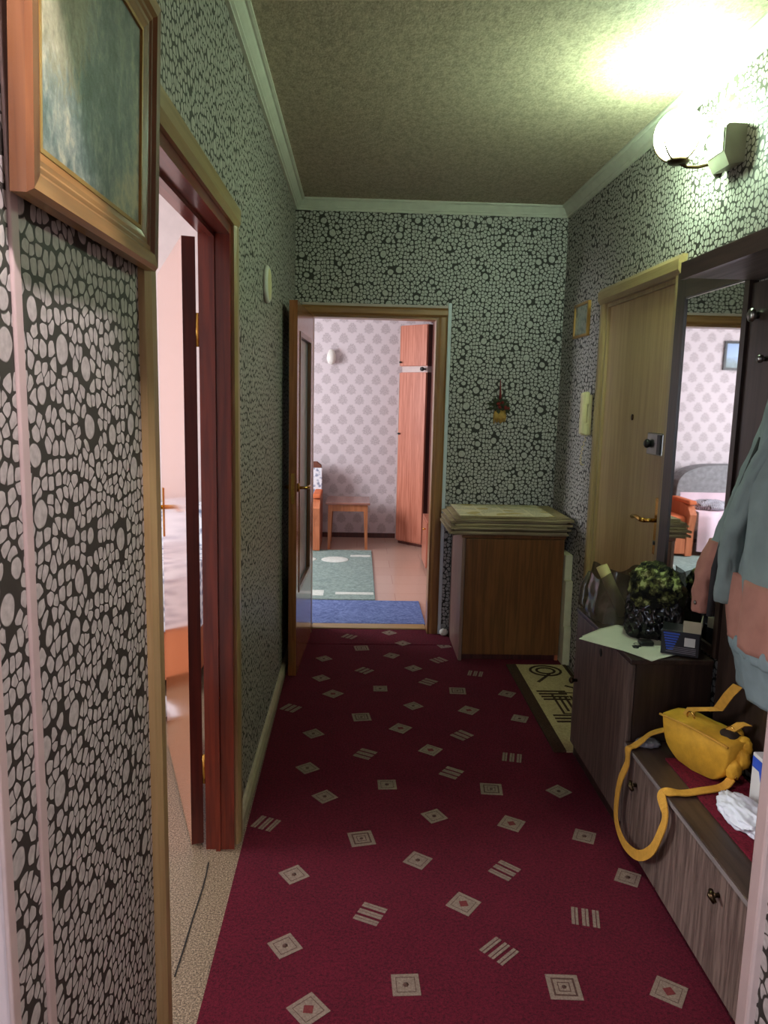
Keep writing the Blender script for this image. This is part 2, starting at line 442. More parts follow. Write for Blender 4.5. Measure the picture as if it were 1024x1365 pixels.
# ------------------------------------------------------------------ mesh helpers
class MB:
    def __init__(s):
        s.v, s.f, s.mi, s.sm = [], [], [], []
    def add(s, vs, fs, mi=0, smooth=False, flip=False):
        o = len(s.v)
        s.v += [tuple(p) for p in vs]
        for f in fs:
            s.f.append([i + o for i in (reversed(f) if flip else f)])
            s.mi.append(mi); s.sm.append(smooth)
        return s
    def box(s, x0, x1, y0, y1, z0, z1, mi=0, faces=None):
        """faces: optional {'-x','+x','-y','+y','-z','+z': material index}"""
        vs = [(x, y, z) for z in (z0, z1) for y in (y0, y1) for x in (x0, x1)]
        fs = {'-z': (0, 2, 3, 1), '+z': (4, 5, 7, 6), '-y': (0, 1, 5, 4), '+y': (2, 6, 7, 3), '-x': (0, 4, 6, 2), '+x': (1, 3, 7, 5)}
        o = len(s.v)
        s.v += vs
        for k, f in fs.items():
            s.f.append([i + o for i in f]); s.mi.append((faces or {}).get(k, mi)); s.sm.append(False)
        return s
    def rbox(s, x0, x1, y0, y1, z0, z1, r=0.01, seg=2, mi=0, rot=None, smooth=False):
        bm = bmesh.new()
        bmesh.ops.create_cube(bm, size=1)
        c = Vector(((x0 + x1) / 2, (y0 + y1) / 2, (z0 + z1) / 2))
        for v in bm.verts:
            v.co = Vector((v.co.x * (x1 - x0), v.co.y * (y1 - y0), v.co.z * (z1 - z0)))
        bmesh.ops.bevel(bm, geom=list(bm.edges), offset=r, segments=seg, affect='EDGES', profile=0.5)
        mt = (rot.to_4x4() if rot else Matrix.Identity(4))
        bm.verts.index_update()
        s.add([mt @ v.co + c for v in bm.verts], [[v.index for v in f.verts] for f in bm.faces], mi, smooth)
        bm.free()
        return s
    def loft(s, rings, mi=0, smooth=True, cap=True, closed=True):
        n = len(rings[0])
        vs = [p for r in rings for p in r]
        fs = []
        for i in range(len(rings) - 1):
            for j in range(n if closed else n - 1):
                k = (j + 1) % n
                fs.append((i * n + j, i * n + k, (i + 1) * n + k, (i + 1) * n + j))
        if cap and closed:
            fs.append(tuple(reversed(range(n))))
            fs.append(tuple((len(rings) - 1) * n + j for j in range(n)))
        return s.add(vs, fs, mi, smooth)
    def tube(s, pts, r, n=8, mi=0, cap=True):
        pts = [Vector(p) for p in pts]
        rs = r if isinstance(r, (list, tuple)) else [r] * len(pts)
        rings = []
        ref = None
        for i, p in enumerate(pts):
            t = (pts[min(i + 1, len(pts) - 1)] - pts[max(i - 1, 0)]).normalized()
            if ref is None:
                ref = Vector((0, 0, 1)) if abs(t.z) < 0.9 else Vector((1, 0, 0))
            a = (ref - t * ref.dot(t)).normalized()
            ref = a
            b = t.cross(a)
            rings.append([p + (a * math.cos(2 * PI * k / n) + b * math.sin(2 * PI * k / n)) * rs[i] for k in range(n)])
        return s.loft(rings, mi, True, cap)
    def cyl(s, a, b, r, n=16, mi=0, r2=None):
        return s.tube([a, b], [r, r if r2 is None else r2], n, mi)
    def lathe(s, prof, c, axis='z', n=24, mi=0, smooth=True):
        c = Vector(c)
        rings = []
        for r, h in prof:
            ring = []
            for k in range(n):
                a = 2 * PI * k / n
                u, v = r * math.cos(a), r * math.sin(a)
                ring.append(c + {'z': Vector((u, v, h)), 'x': Vector((h, u, v)), 'y': Vector((v, h, u))}[axis])
            rings.append(ring)
        return s.loft(rings, mi, smooth)
    def prism(s, poly, axis, a, b, mi=0, smooth=False):
        """polygon in the plane across axis, extruded from a to b. poly: (u, v) = (y,z) for x, (x,z) for y, (x,y) for z"""
        def P(u, v, t):
            return {'x': (t, u, v), 'y': (u, t, v), 'z': (u, v, t)}[axis]
        n = len(poly)
        vs = [P(u, v, a) for u, v in poly] + [P(u, v, b) for u, v in poly]
        fs = [(i, (i + 1) % n, n + (i + 1) % n, n + i) for i in range(n)]
        s.add(vs, fs, mi, smooth)
        s.add(vs, [tuple(reversed(range(n))), tuple(range(n, 2 * n))], mi, False)
        return s
    def ribbon(s, pts, wid, thick, mi=0):
        """flat strap: pts and per-point width vectors"""
        rings = []
        pts = [Vector(p) for p in pts]
        for i, p in enumerate(pts):
            t = (pts[min(i + 1, len(pts) - 1)] - pts[max(i - 1, 0)]).normalized()
            wv = Vector(wid[i])
            nrm = t.cross(wv).normalized() * thick / 2
            rings.append([p - wv / 2 - nrm, p + wv / 2 - nrm, p + wv / 2 + nrm, p - wv / 2 + nrm])
        return s.loft(rings, mi, False)
    def lump(s, c, rad, amp, freq, sub=4, seed=0, mi=0, flat=None, ridged=True, smooth=True):
        bm = bmesh.new()
        bmesh.ops.create_icosphere(bm, subdivisions=sub, radius=1)
        bm.verts.index_update()
        out = []
        for v in bm.verts:
            d = v.co.normalized()
            q = d * freq + Vector((seed * 7.3, seed * 3.1, seed))
            k = noise.fractal(q, 1.0, 2.0, 4) if not ridged else (0.55 - abs(noise.noise(q))) * 1.3 + 0.35 * (0.4 - abs(noise.noise(q * 2.3)))
            p = Vector((d.x * rad[0], d.y * rad[1], d.z * rad[2])) * (1 + amp * k) + Vector(c)
            if flat is not None and p.z < flat:
                p.z = flat
            out.append(p)
        s.add(out, [[v.index for v in f.verts] for f in bm.faces], mi, smooth)
        bm.free()
        return s

def mesh_of(name, mb, mats, off):
    me = bpy.data.meshes.new(name)
    me.from_pydata([(p[0] - off[0], p[1] - off[1], p[2] - off[2]) for p in mb.v], [], mb.f)
    for m in (mats if isinstance(mats, (list, tuple)) else [mats]):
        me.materials.append(MAT[m])
    me.polygons.foreach_set('material_index', mb.mi)
    me.polygons.foreach_set('use_smooth', mb.sm)
    bm = bmesh.new(); bm.from_mesh(me)
    bmesh.ops.recalc_face_normals(bm, faces=list(bm.faces))
    bm.to_mesh(me); bm.free()
    me.update()
    return me

def root_of(o):
    while o.parent:
        o = o.parent
    return o
def part(name, mb, mats, parent, local=False, label=None, kind=None):
    off = (0, 0, 0) if local else tuple(root_of(parent).location)
    o = bpy.data.objects.new(name, mesh_of(name, mb, mats, off))
    COL.objects.link(o)
    o.parent = parent
    if label: o['label'] = label
    if kind: o['kind'] = kind
    return o
def tag(o, label=None, cat=None, group=None, kind=None):
    for k, v in (('label', label), ('category', cat), ('group', group), ('kind', kind)):
        if v: o[k] = v
    return o
def solo(name, mb, mats, label=None, cat=None, group=None, kind=None, loc=None):
    if loc is None:
        xs, ys, zs = zip(*mb.v)
        loc = ((min(xs) + max(xs)) / 2, (min(ys) + max(ys)) / 2, min(zs))
    o = bpy.data.objects.new(name, mesh_of(name, mb, mats, loc))
    COL.objects.link(o)
    o.location = loc
    return tag(o, label, cat, group, kind)
def thing(name, label, cat, loc, rz=0, group=None, kind=None):
    o = bpy.data.objects.new(name, None)
    o.empty_display_size = 0.1
    COL.objects.link(o)
    o.location = loc
    o.rotation_euler = (0, 0, rz)
    return tag(o, label, cat, group, kind)
def structure(name, mb, mats, loc=None, label=None):
    return solo(name, mb, mats, label, None, None, 'structure', loc)

# ------------------------------------------------------------------ the shell
O0 = (0, 0, 0)
T = 0.080                     # partition thickness
LD0, LD1, LDH = 1.455, 2.365, 2.01   # left door opening
BD0, BD1, BDH = -0.300, 0.476, 2.00   # back door opening
ED0, ED1, EDH = 2.985, 3.845, 2.00   # entry door opening
# floors
structure('floor', MB().box(-3.6, 1.75, -2.6, 4.79, -0.06, 0.0), 'linoleum', O0)
structure('floor_living_room', MB().box(-2.75, 1.55, 4.79, YF + 0.1, -0.06, 0.0), 'parquet', O0)
# ceilings
structure('ceiling', MB().box(XL - T, XR + 0.1, 0.80, YB + 0.1, H, H + 0.08), 'ceiling_paper', O0)
structure('ceiling_side_room', MB().box(-3.6, XL - T, -0.2, 4.50, H, H + 0.08), 'white_ceiling', O0)
structure('ceiling_rear_room', MB().box(-1.7, 1.75, -2.6, 0.80, H, H + 0.08).box(-1.7, XL - T, 0.7, 0.8, H, H + .08), 'white_ceiling', O0)
structure('ceiling_living_room', MB().box(-2.75, 1.55, YB + 0.1, YF + 0.1, H, H + 0.08), 'white_ceiling', O0)
# left wall of the hall (side room behind it)
P = {'-x': 1, '+x': 0, '-y': 1, '+y': 1, '-z': 1, '+z': 1}
wl = MB()
x0, x1 = XL - T, XL
wl.box(x0, x1, 0.80, LD0, 0, H, faces=P)
wl.box(x0, x1, LD1, YB + 0.105, 0, H, faces=P)
wl.box(x0, x1, LD0, LD1, LDH, H, faces=P)
structure('wall_left', wl, ['pebble_x', 'plaster'], O0)
# back wall with doorway to the living room
P = {'-y': 0, '+y': 1, '-x': 1, '+x': 1, '-z': 1, '+z': 1}
wb = MB()
wb.box(XL, BD0, YB, YB + 0.105, 0, H, faces=P)
wb.box(BD1, XR, YB, YB + 0.105, 0, H, faces=P)
wb.box(BD0, BD1, YB, YB + 0.105, BDH, H, faces=P)
structure('wall_back', wb, ['pebble_y', 'plaster'], O0)
# right wall with the entry door
P = {'-x': 0, '+x': 1, '-y': 1, '+y': 1, '-z': 1, '+z': 1}
wr = MB()
wr.box(XR, XR + 0.1, 0.91, ED0, 0, H, faces=P)
wr.box(XR, XR + 0.1, ED1, YB + 0.105, 0, H, faces=P)
wr.box(XR, XR + 0.1, ED0, ED1, EDH, H, faces=P)
structure('wall_right', wr, ['pebble_x', 'plaster'], O0)
# pier and lintel of the opening the view passes through
XP = 0.552
P = {'-x': 0, '+x': 2, '-y': 1, '+y': 1, '-z': 2, '+z': 2}
wp = MB()
wp.box(XP, XR + 0.1, 0.80, 0.91, 0, H, faces=P)
wp.box(XL, XP, 0.80, 0.91, 2.20, H, faces=P)
structure('wall_near', wp, ['pebble_x', 'pebble_y', 'plaster'], O0)
# corner beads on the edges of that opening
structure('trim_1', MB().rbox(XL - 0.002, XL + 0.004, 0.892, 0.914, 0, 2.20, 0.0025, 2), 'bead_pink')
structure('trim_2', MB().rbox(XL - 0.002, XL + 0.004, 0.796, 0.816, 0, 2.20, 0.0025, 2), 'bead_pink')
structure('trim_3', MB().rbox(XP - 0.012, XP + 0.016, 0.888, 0.916, 0, 2.20, 0.004, 2), 'bead_pink')
structure('trim_4', MB().rbox(XP - 0.012, XP + 0.016, 0.794, 0.820, 0, 2.20, 0.004, 2), 'bead_pink')
# rear room behind the viewpoint, with its window
P = None
structure('wall_rear_left', MB().box(-1.7, -1.6, -2.6, 0.80, 0, H).box(-1.6, XL - T, 0.70, 0.80, 0, H), 'plaster', O0)
structure('wall_rear_right', MB().box(1.65, 1.75, -2.6, 0.80, 0, H).box(XR + 0.1, 1.65, 0.80, 0.91, 0, H), 'plaster', O0)
structure('wall_rear', MB().box(-1.6, -1.45, -2.6, -2.5, 0, H).box(-0.25, 1.65, -2.6, -2.5, 0, H).box(-1.45, -0.25, -2.6, -2.5, 0, 0.8).box(-1.45, -0.25, -2.6, -2.5, 2.3, H), 'plaster', O0)
# side room
structure('wall_side_room', MB().box(-3.6, -3.5, -0.2, 1.75, 0, H).box(-3.6, -3.5, 3.35, 4.5, 0, H).box(-3.6, -3.5, 1.75, 3.35, 0, 0.75).box(-3.6, -3.5, 1.75, 3.35, 2.25, H)
          .box(-3.5, XL - T, 4.42, 4.52, 0, H).box(-3.5, -1.7, -0.2, -0.1, 0, H), 'plaster', O0)
# living room
structure('wall_far', MB().box(-2.65, 1.45, YF, YF + 0.1, 0, H), 'damask_y', O0)
structure('wall_living_left', MB().box(-2.75, -2.65, YB + 0.105, 5.4, 0, H).box(-2.75, -2.65, 6.9, YF + .1, 0, H).box(-2.75, -2.65, 5.4, 6.9, 0, .8).box(-2.75, -2.65, 5.4, 6.9, 2.3, H), 'damask_x', O0)
structure('wall_living_right', MB().box(1.45, 1.55, YB + 0.105, YF + .1, 0, H).box(XR, 1.45, YB + 0.005, YB + 0.105, 0, H), 'damask_x', O0)
structure('wall_living_front', MB().box(-2.65, XL - T, YB - 0.10, YB + 0.105, 0, H), 'plaster', O0)
# window frames with panes
def window(name, axis, c, a0, a1, z0, z1, label):
    t = thing(name, label, None, (c, (a0 + a1) / 2, z0) if axis == 'x' else ((a0 + a1) / 2, c, z0), kind='structure')
    def bar(u0, u1, w0, w1):
        m = MB()
        return m.box(c - 0.03, c + 0.03, u0, u1, w0, w1) if axis == 'x' else m.box(u0, u1, c - 0.03, c + 0.03, w0, w1)
    mid = a0 + (a1 - a0) * 0.6
    for (u0, u1, w0, w1) in ((a0, a1, z0, z0 + .07), (a0, a1, z1 - .07, z1), (a0, a0 + .07, z0 + .07, z1 - .07), (a1 - .07, a1, z0 + .07, z1 - .07), (mid - .04, mid + .04, z0 + .07, z1 - .07)):
        part('window_frame', bar(u0, u1, w0, w1), 'white_plastic', t)
    for u0, u1 in ((a0 + .07, mid - .04), (mid + .04, a1 - .07)):
        g = MB()
        g = g.box(c - .003, c + .003, u0, u1, z0 + .07, z1 - .07) if axis == 'x' else g.box(u0, u1, c - .003, c + .003, z0 + .07, z1 - .07)
        part('pane', g, 'window_glass', t)
    return t
window('window_1', 'x', -3.55, 1.75, 3.35, 0.75, 2.25, 'white framed window of the side room')
window('window_2', 'x', -2.70, 5.4, 6.9, 0.8, 2.3, 'white framed window of the living room')
window('window_3', 'y', -2.55, -1.45, -0.25, 0.8, 2.3, 'white framed window of the rear room')

# crown mouldings: stepped profile, (out, down) from the ceiling corner
def crown(name, kind, a, b):
    pr = [(0, 0), (0.056, 0), (0.056, -0.009), (0.048, -0.013), (0.041, -0.013), (0.036, -0.022), (0.026, -0.035), (0.020, -0.042), (0.020, -0.048), (0.012, -0.052), (0.012, -0.062), (0, -0.062)]
    if kind == 'left':
        poly, ax = [(XL + u, H + v) for u, v in pr], 'y'
    elif kind == 'right':
        poly, ax = [(XR - u, H + v) for u, v in pr], 'y'
    else:
        poly, ax = [(YB - u, H + v) for u, v in pr], 'x'
    structure(name, MB().prism(poly, ax, a, b), 'crown_white')
crown('trim_5', 'left', 0.91, YB)
crown('trim_6', 'back', XL, XR)
crown('trim_7', 'right', 0.91, YB)
structure('baseboard_left', MB().prism([(XL, 0), (XL + .018, 0), (XL + .018, .045), (XL + .010, .060), (XL, .064)], 'y', LD1 + .07, YB), 'baseboard_paint')
structure('baseboard_far', MB().box(-2.65, 1.45, YF - 0.018, YF, 0, 0.05), 'wardrobe_dark')

# ------------------------------------------------------------------ door 1: side room, swung wide open
d1 = thing('door_1', 'mahogany framed side room door standing wide open', None, (XL, (LD0 + LD1) / 2, 0), kind='structure')
CW = 0.062
def casing_poly(u0, u1, base, out):     # rounded outer edge profile across the casing width
    return [(u0, base), (u0, base + out * .6), (u0 + (u1 - u0) * .25, base + out), (u0 + (u1 - u0) * .75, base + out), (u1, base + out * .55), (u1, base)]
def swap(p): return [(b, a) for a, b in p]
part('casing', MB().prism(swap(casing_poly(LD0 - CW, LD0, XL, .020)), 'z', 0, LDH), 'casing_z', d1)
part('casing', MB().prism(swap(casing_poly(LD1, LD1 + CW, XL, .020)), 'z', 0, LDH), 'casing_z', d1)
part('casing', MB().prism(swap([(a, b) for a, b in casing_poly(LDH, LDH + CW + .012, XL, .024)]), 'y', LD0 - CW, LD1 + CW), 'casing_y', d1)
JX0 = XL - T - 0.010
part('jamb', MB().box(JX0, XL + .004, LD0, LD0 + .03, 0, LDH), 'mahogany', d1)
part('jamb', MB().box(JX0, XL + .004, LD1 - .03, LD1, 0, LDH).box(XL - .055, XL - .04, LD1 - .042, LD1 - .03, 0, LDH - .03), 'mahogany', d1)
part('jamb', MB().box(JX0, XL + .004, LD0 + .03, LD1 - .03, LDH - .03, LDH).box(XL - .055, XL - .04, LD0 + .03, LD1 - .03, LDH - .042, LDH - .03), 'mahogany_y', d1)
# leaf, built along +u from its hinge edge then turned
hx, hy = JX0 - 0.012, LD1 - 0.01
ang = math.atan2(0.94, -0.335)
ex, ey = Vector((math.cos(ang), math.sin(ang), 0)), Vector((-math.sin(ang), math.cos(ang), 0))
def turned(mb, o, ex, ey):
    r = MB()
    r.f, r.mi, r.sm = mb.f, mb.mi, mb.sm
    r.v = [tuple(Vector(o) + ex * p[0] + ey * p[1] + Vector((0, 0, p[2]))) for p in mb.v]
    return r
LO = (hx, hy, 0)
lf = part('door_leaf', turned(MB().box(0, .80, 0, .040, .012, 1.972, 0, {'-x': 1}), LO, ex, ey), ['leaf_gloss', 'leaf_edge'], d1)
hp = MB(); hp.rbox(.735, .765, .040, .044, .93, 1.13, .002); hp.cyl((.75, .04, 1.05), (.75, .085, 1.05), .009, 10); hp.tube([(.75, .085, 1.05), (.73, .092, 1.05), (.64, .092, 1.048)], [.009, .009, .007], 10)
part('handle', turned(hp, LO, ex, ey), 'brass', lf)
for z in (0.28, 1.70):
    part('hinge', MB().cyl((hx + .006, hy - .004, z - .05), (hx + .006, hy - .004, z + .05), .007, 10), 'brass', d1)

# ------------------------------------------------------------------ door 2: glazed door to the living room
d2 = thing('door_2', 'brown glazed door to the living room folded back along the left wall', None, ((BD0 + BD1) / 2, YB, 0), kind='structure')
BW = 0.054
part('casing', MB().prism(casing_poly(BD1, BD1 + BW, YB, -.022), 'z', 0, BDH), 'brown_case', d2)
part('casing', MB().prism(casing_poly(BD0 - BW, BD0, YB, -.022), 'z', 0, BDH), 'brown_case', d2)
part('casing', MB().prism([(b, a) for a, b in casing_poly(BDH, BDH + BW, YB, -.022)], 'x', BD0 - BW, BD1 + BW), 'brown_case_x', d2)
part('jamb', MB().box(BD1 - .014, BD1, YB - .004, YB + .109, 0, BDH), 'brown_case', d2)
part('jamb', MB().box(BD0, BD0 + .014, YB - .004, YB + .109, 0, BDH), 'brown_case', d2)
part('jamb', MB().box(BD0 + .014, BD1 - .014, YB - .004, YB + .109, BDH - .014, BDH), 'brown_case_x', d2)
part('threshold', MB().rbox(BD0 + .014, BD1 - .014, YB + .06, YB + .16, 0, .018, .006), 'casing_x', d2)
# white corner bead beside the casing
structure('trim_8', MB().rbox(BD1 + BW, BD1 + BW + .022, YB - .020, YB, 0, 2.085, .004), 'bead_white')
structure('trim_9', MB().rbox(BD0 - BW, BD1 + BW, YB - .016, YB, BDH + BW, BDH + BW + .016, .004), 'bead_pink')
# leaf, hinged at the left jamb and standing out into the hall
h2 = Vector((BD0 + .014, YB - .03, 0))
e2 = Vector((-0.318, 3.895, 0))
ex2 = (e2 - h2); LW2 = ex2.length; ex2.normalize()
ey2 = Vector((ex2.y, -ex2.x, 0))          # towards the left wall
if ey2.x > 0: ey2 = -ey2
def L2(mb): return turned(mb, h2, ex2, ey2)
TH = .042
GZ0, GZ1, GU0, GU1 = 0.46, 1.83, .12, LW2 - .12
leaf2 = part('door_leaf', L2(MB().box(0, GU0, 0, TH, .012, 1.985).box(GU1, LW2, 0, TH, .012, 1.985).box(GU0, GU1, 0, TH, .012, GZ0).box(GU0, GU1, 0, TH, GZ1, 1.985)), 'brown_leaf', d2)
part('pane', L2(MB().box(GU0, GU1, TH / 2 - .003, TH / 2 + .003, GZ0, GZ1)), 'door_glass', leaf2)
bead = MB()
for y0, y1 in ((-.004, .012), (TH - .012, TH + .004)):
    bead.box(GU0 - .012, GU0 + .014, y0, y1, GZ0 - .012, GZ1 + .012).box(GU1 - .014, GU1 + .012, y0, y1, GZ0 - .012, GZ1 + .012)
    bead.box(GU0 + .014, GU1 - .014, y0, y1, GZ0 - .012, GZ0 + .014).box(GU0 + .014, GU1 - .014, y0, y1, GZ1 - .014, GZ1 + .012)
part('glazing_bead', L2(bead), 'frame_wood_z', leaf2)
for sgn, y0 in ((-1, 0), (1, TH)):
    m = MB(); m.lathe([(.024, 0), (.024, sgn * .006), (.012, sgn * .010)], (LW2 - .06, y0, 1.03), 'y', 16)
    so_ = .052 if sgn < 0 else .024
    m.tube([(LW2 - .06, y0, 1.03), (LW2 - .06, y0 + sgn * (so_ - .007), 1.03), (LW2 - .075, y0 + sgn * so_, 1.03), (LW2 - .17, y0 + sgn * so_, 1.028)], [.008, .008, .009, .007], 10)
    part('handle', L2(m), 'brass', leaf2)
part('lock_plate', L2(MB().box(LW2, LW2 + .002, .012, .030, .95, 1.11)), 'brass', leaf2)

# ------------------------------------------------------------------ door 3: entry door in the right wall
d3 = thing('door_3', 'tan plywood entry door with brass handle and surface lock', None, (XR, (ED0 + ED1) / 2, 0), kind='structure')
EW = 0.058
part('casing', MB().prism(swap(casing_poly(ED1, ED1 + EW, XR, -.022)), 'z', 0, EDH), 'casing_z', d3)
part('casing', MB().prism(swap(casing_poly(ED0 - EW, ED0, XR, -.022)), 'z', 0, EDH), 'casing_z', d3)
part('casing', MB().prism(swap(casing_poly(EDH, EDH + EW + .02, XR, -.034)), 'y', ED0 - EW, ED1 + EW), 'casing_y', d3)
leaf3 = part('door_leaf', MB().box(XR + .012, XR + .055, ED0, ED1, .01, EDH - .008), 'entry_ply', d3)
part('door_strip', MB().box(XR - .002, XR + .012, ED0, ED0 + .018, .01, EDH).box(XR - .002, XR + .012, ED1 - .018, ED1, .01, EDH).box(XR - .002, XR + .012, ED0 + .018, ED1 - .018, EDH - .018, EDH), 'casing_z', d3)
m = MB(); m.lathe([(.014, 0), (.014, -.004), (.008, -.006)], (XR + .012, 3.42, 1.447), 'x', 16)
part('peephole', m, 'dark_bronze', leaf3)
lk = part('lock_box', MB().rbox(XR - .018, XR + .012, 2.99, 3.15, 1.30, 1.39, .004), 'steel', leaf3, label='grey steel surface mounted lock box')
part('lock_knob', MB().lathe([(.013, 0), (.018, -.008), (.018, -.018), (.010, -.024)], (XR - .018, 3.115, 1.345), 'x', 16), 'black_metal', lk)
part('lock_keep', MB().rbox(XR - .022, XR - .017, 3.0, 3.035, 1.305, 1.385, .002), 'black_metal', lk)
pl = MB(); pl.rbox(XR + .004, XR + .012, 3.028, 3.066, .885, 1.125, .004)
hd = part('handle_plate', pl, 'brass', leaf3, label='tall brass handle plate')
m = MB(); m.cyl((XR + .004, 3.047, 1.03), (XR - .045, 3.047, 1.03), .009, 12); m.tube([(XR - .045, 3.047, 1.03), (XR - .052, 3.07, 1.03), (XR - .05, 3.13, 1.034), (XR - .046, 3.18, 1.026)], [.010, .010, .008, .010], 10)
part('lever', m, 'brass', hd)
part('keyhole', MB().lathe([(.010, 0), (.010, -.003), (.004, -.004)], (XR + .004, 3.047, .935), 'x', 12), 'black_metal', hd)

# ------------------------------------------------------------------ carpet with woven motifs
car = thing('carpet', 'long burgundy red fitted carpet with cream woven squares and bars', 'carpet', (0.4, 2.6, 0))
CT = 0.008
cb = MB().prism([(-.362, .3), (.534, .3), (.534, .922), (1.213, .922), (1.213, 4.44), (-.377, 4.44)], 'z', 0, CT)
cp = part('carpet_field', cb, 'carpet_red', car)
cb2 = MB().prism([(-.377, 4.444), (.598, 4.444), (.598, 4.660), (BD1 - .017, 4.660), (BD1 - .017, 4.744), (BD0 + .017, 4.744), (BD0 + .017, 4.660), (-.377, 4.660)], 'z', 0, CT + .002)
part('carpet_end_piece', cb2, 'carpet_red', car)
# motif meshes (shared): plain square, framed square, bars
def ring_sq(mb, a, b, z0, z1, mi):
    mb.box(-a, a, -a, -b, z0, z1, mi).box(-a, a, b, a, z0, z1, mi).box(-a, -b, -b, b, z0, z1, mi).box(b, a, -b, b, z0, z1, mi)
def diamond(mb, r, z, mi):
    mb.prism([(r, 0), (0, r), (-r, 0), (0, -r)], 'z', 0, z, mi)
m_sq = MB().box(-.043, .043, -.043, .043, 0, .0012, 0)
ring_sq(m_sq, .030, .028, .0012, .0016, 1)
m_sq.lathe([(.010, .0012), (.010, .0018)], (0, 0, 0), 'z', 6, 1)
m_fr = MB().box(-.050, .050, -.050, .050, 0, .0012, 0)
ring_sq(m_fr, .036, .030, .0012, .0016, 1)
ring_sq(m_fr, .019, .016, .0012, .0016, 1)
m_fr.lathe([(.008, .0012), (.008, .0018)], (0, 0, 0), 'z', 6, 1)
m_di = MB().box(-.047, .047, -.047, .047, 0, .0012, 0)
ring_sq(m_di, .034, .0325, .0012, .0016, 1)
diamond(m_di, .020, .0018, 2)
m_ba = MB()
for k in (-.036, 0, .036):
    m_ba.box(k - .013, k - .002, -.045, .045, 0, .0012, 0)
    m_ba.box(k + .001, k + .010, -.045, .045, 0, .0012, 0)
MESH = {k: mesh_of('woven_motif', mm, ['motif_cream', 'motif_dark', 'motif_red'], (0, 0, 0)) for k, mm in (('s', m_sq), ('f', m_fr), ('d', m_di), ('b', m_ba))}
MOT = [(516,1046,'s',2),(433,1062,'s',38),(655,1052,'f',-6),(579,1088,'s',28),(682,1098,'d',-32),(355,1098,'b',-25),(482,1118,'f',12),(557,1147,'s',-35),
 (673,1160,'b',48),(392,1166,'s',35),(618,1205,'d',-38),(494,1218,'b',64),(380,1261,'s',34),(666,1268,'b',-48),(541,1313,'s',2),(411,1346,'d',40),(752,1316,'f',-3),
 (779,1115,'s',-25),(781,1223,'b',-14),(837,1170,'s',-30),(892,1322,'d',-35),(745,1055,'s',36),
 (466,849,'b',-30),(482,864,'f',8),(522,874,'s',-35),(432,878,'s',35),(486,894,'b',-40),(585,880,'b',36),(551,891,'s',38),(571,909,'b',52),(634,898,'b',-16),
 (428,904,'s',38),(444,925,'d',-40),(507,918,'s',0),(610,921,'f',-4),(676,925,'s',-32),(388,944,'b',-32),(551,941,'s',36),(625,947,'d',-36),(482,956,'f',8),(693,958,'s',-24),
 (418,978,'s',36),(534,971,'d',-36),(616,980,'b',44),(574,1000,'d',-36),(487,1005,'b',60),(683,1010,'b',-14),(410,1024,'s',36),(602,1030,'b',56),(537,858,'s',40),(519,844,'s',40),(594,861,'s',20),
 (470,1405,'b',30),(640,1440,'s',30),(330,1450,'f',0),(820,1420,'b',20)]
for px, py, k, a in MOT:
    p = at(px, py, 'z', CT)
    if p.y > 4.73: p.y = 4.70
    if (px, py) == (594, 861): p.x -= .010
    o = bpy.data.objects.new('woven_motif', MESH[k])
    COL.objects.link(o); o.parent = car
    o.location = (p.x - .4, p.y - 2.6, (CT + .002 if p.y > 4.44 else CT))
    o.rotation_euler = (0, 0, math.radians(a))
    o.scale = (.84, .84, 1)
# seam in the linoleum at the side-room threshold
pts = [at(x, y, 'z', 0) for x, y in ((278, 1150), (275, 1166), (270, 1185), (258, 1222), (245, 1265), (233, 1302))]
rib = MB().ribbon([p + Vector((0, 0, .001)) for p in pts], [Vector((.004, .001, 0))] * len(pts), .002)
structure('trim_10', rib, 'black_gap')

# door mat in front of the entry door
mat_ = thing('door_mat', 'beige short pile mat with dark brown border and line pattern before the entry door', 'mat', (1.04, 3.56, CT))
MX0, MX1, MY0, MY1 = 0.868, 1.211, 3.03, 4.10
part('mat_field', MB().box(MX0 + .055, MX1 - .02, MY0, MY1, CT, CT + .007), 'mat_beige', mat_)
part('mat_border', MB().box(MX0, MX0 + .055, MY0, MY1, CT, CT + .008).box(MX1 - .02, MX1, MY0, MY1, CT, CT + .008), 'mat_brown', mat_)
Z = CT + .007
def mline(pts, wd=.012):
    pts = [Vector((x, y, Z + .001)) for x, y in pts]
    ws = []
    for i in range(len(pts)):
        t = (pts[min(i + 1, len(pts) - 1)] - pts[max(i - 1, 0)]).normalized()
        ws.append(Vector((-t.y, t.x, 0)) * wd)
    part('mat_figure', MB().ribbon(pts, ws, .002), 'mat_brown', mat_)
for r in (.05, .085):
    mline([(1.07 + r * math.cos(k * PI / 9), 4.0 + r * .9 * math.sin(k * PI / 9)) for k in range(19)], .014)
mline([(.99, 3.83), (1.08, 3.95)], .016)
mline([(1.12, 3.78), (1.17, 3.74)], .014)
for k in range(4): mline([(.95 + k * .004, 3.70 - k * .035), (1.10, 3.70 - k * .035)], .016)
mline([(1.02, 3.66), (1.02, 3.42), (1.17, 3.42), (1.17, 3.68), (1.06, 3.68)], .012)
for k in range(4): mline([(1.05 + k * .03, 3.64), (1.05 + k * .03, 3.45)], .012)
for k in range(3): mline([(.96, 3.40 - k * .035), (1.14, 3.40 - k * .035)], .014)
for k in range(4): mline([(1.05, 3.24 - k * .04), (1.18, 3.24 - k * .04)], .02)

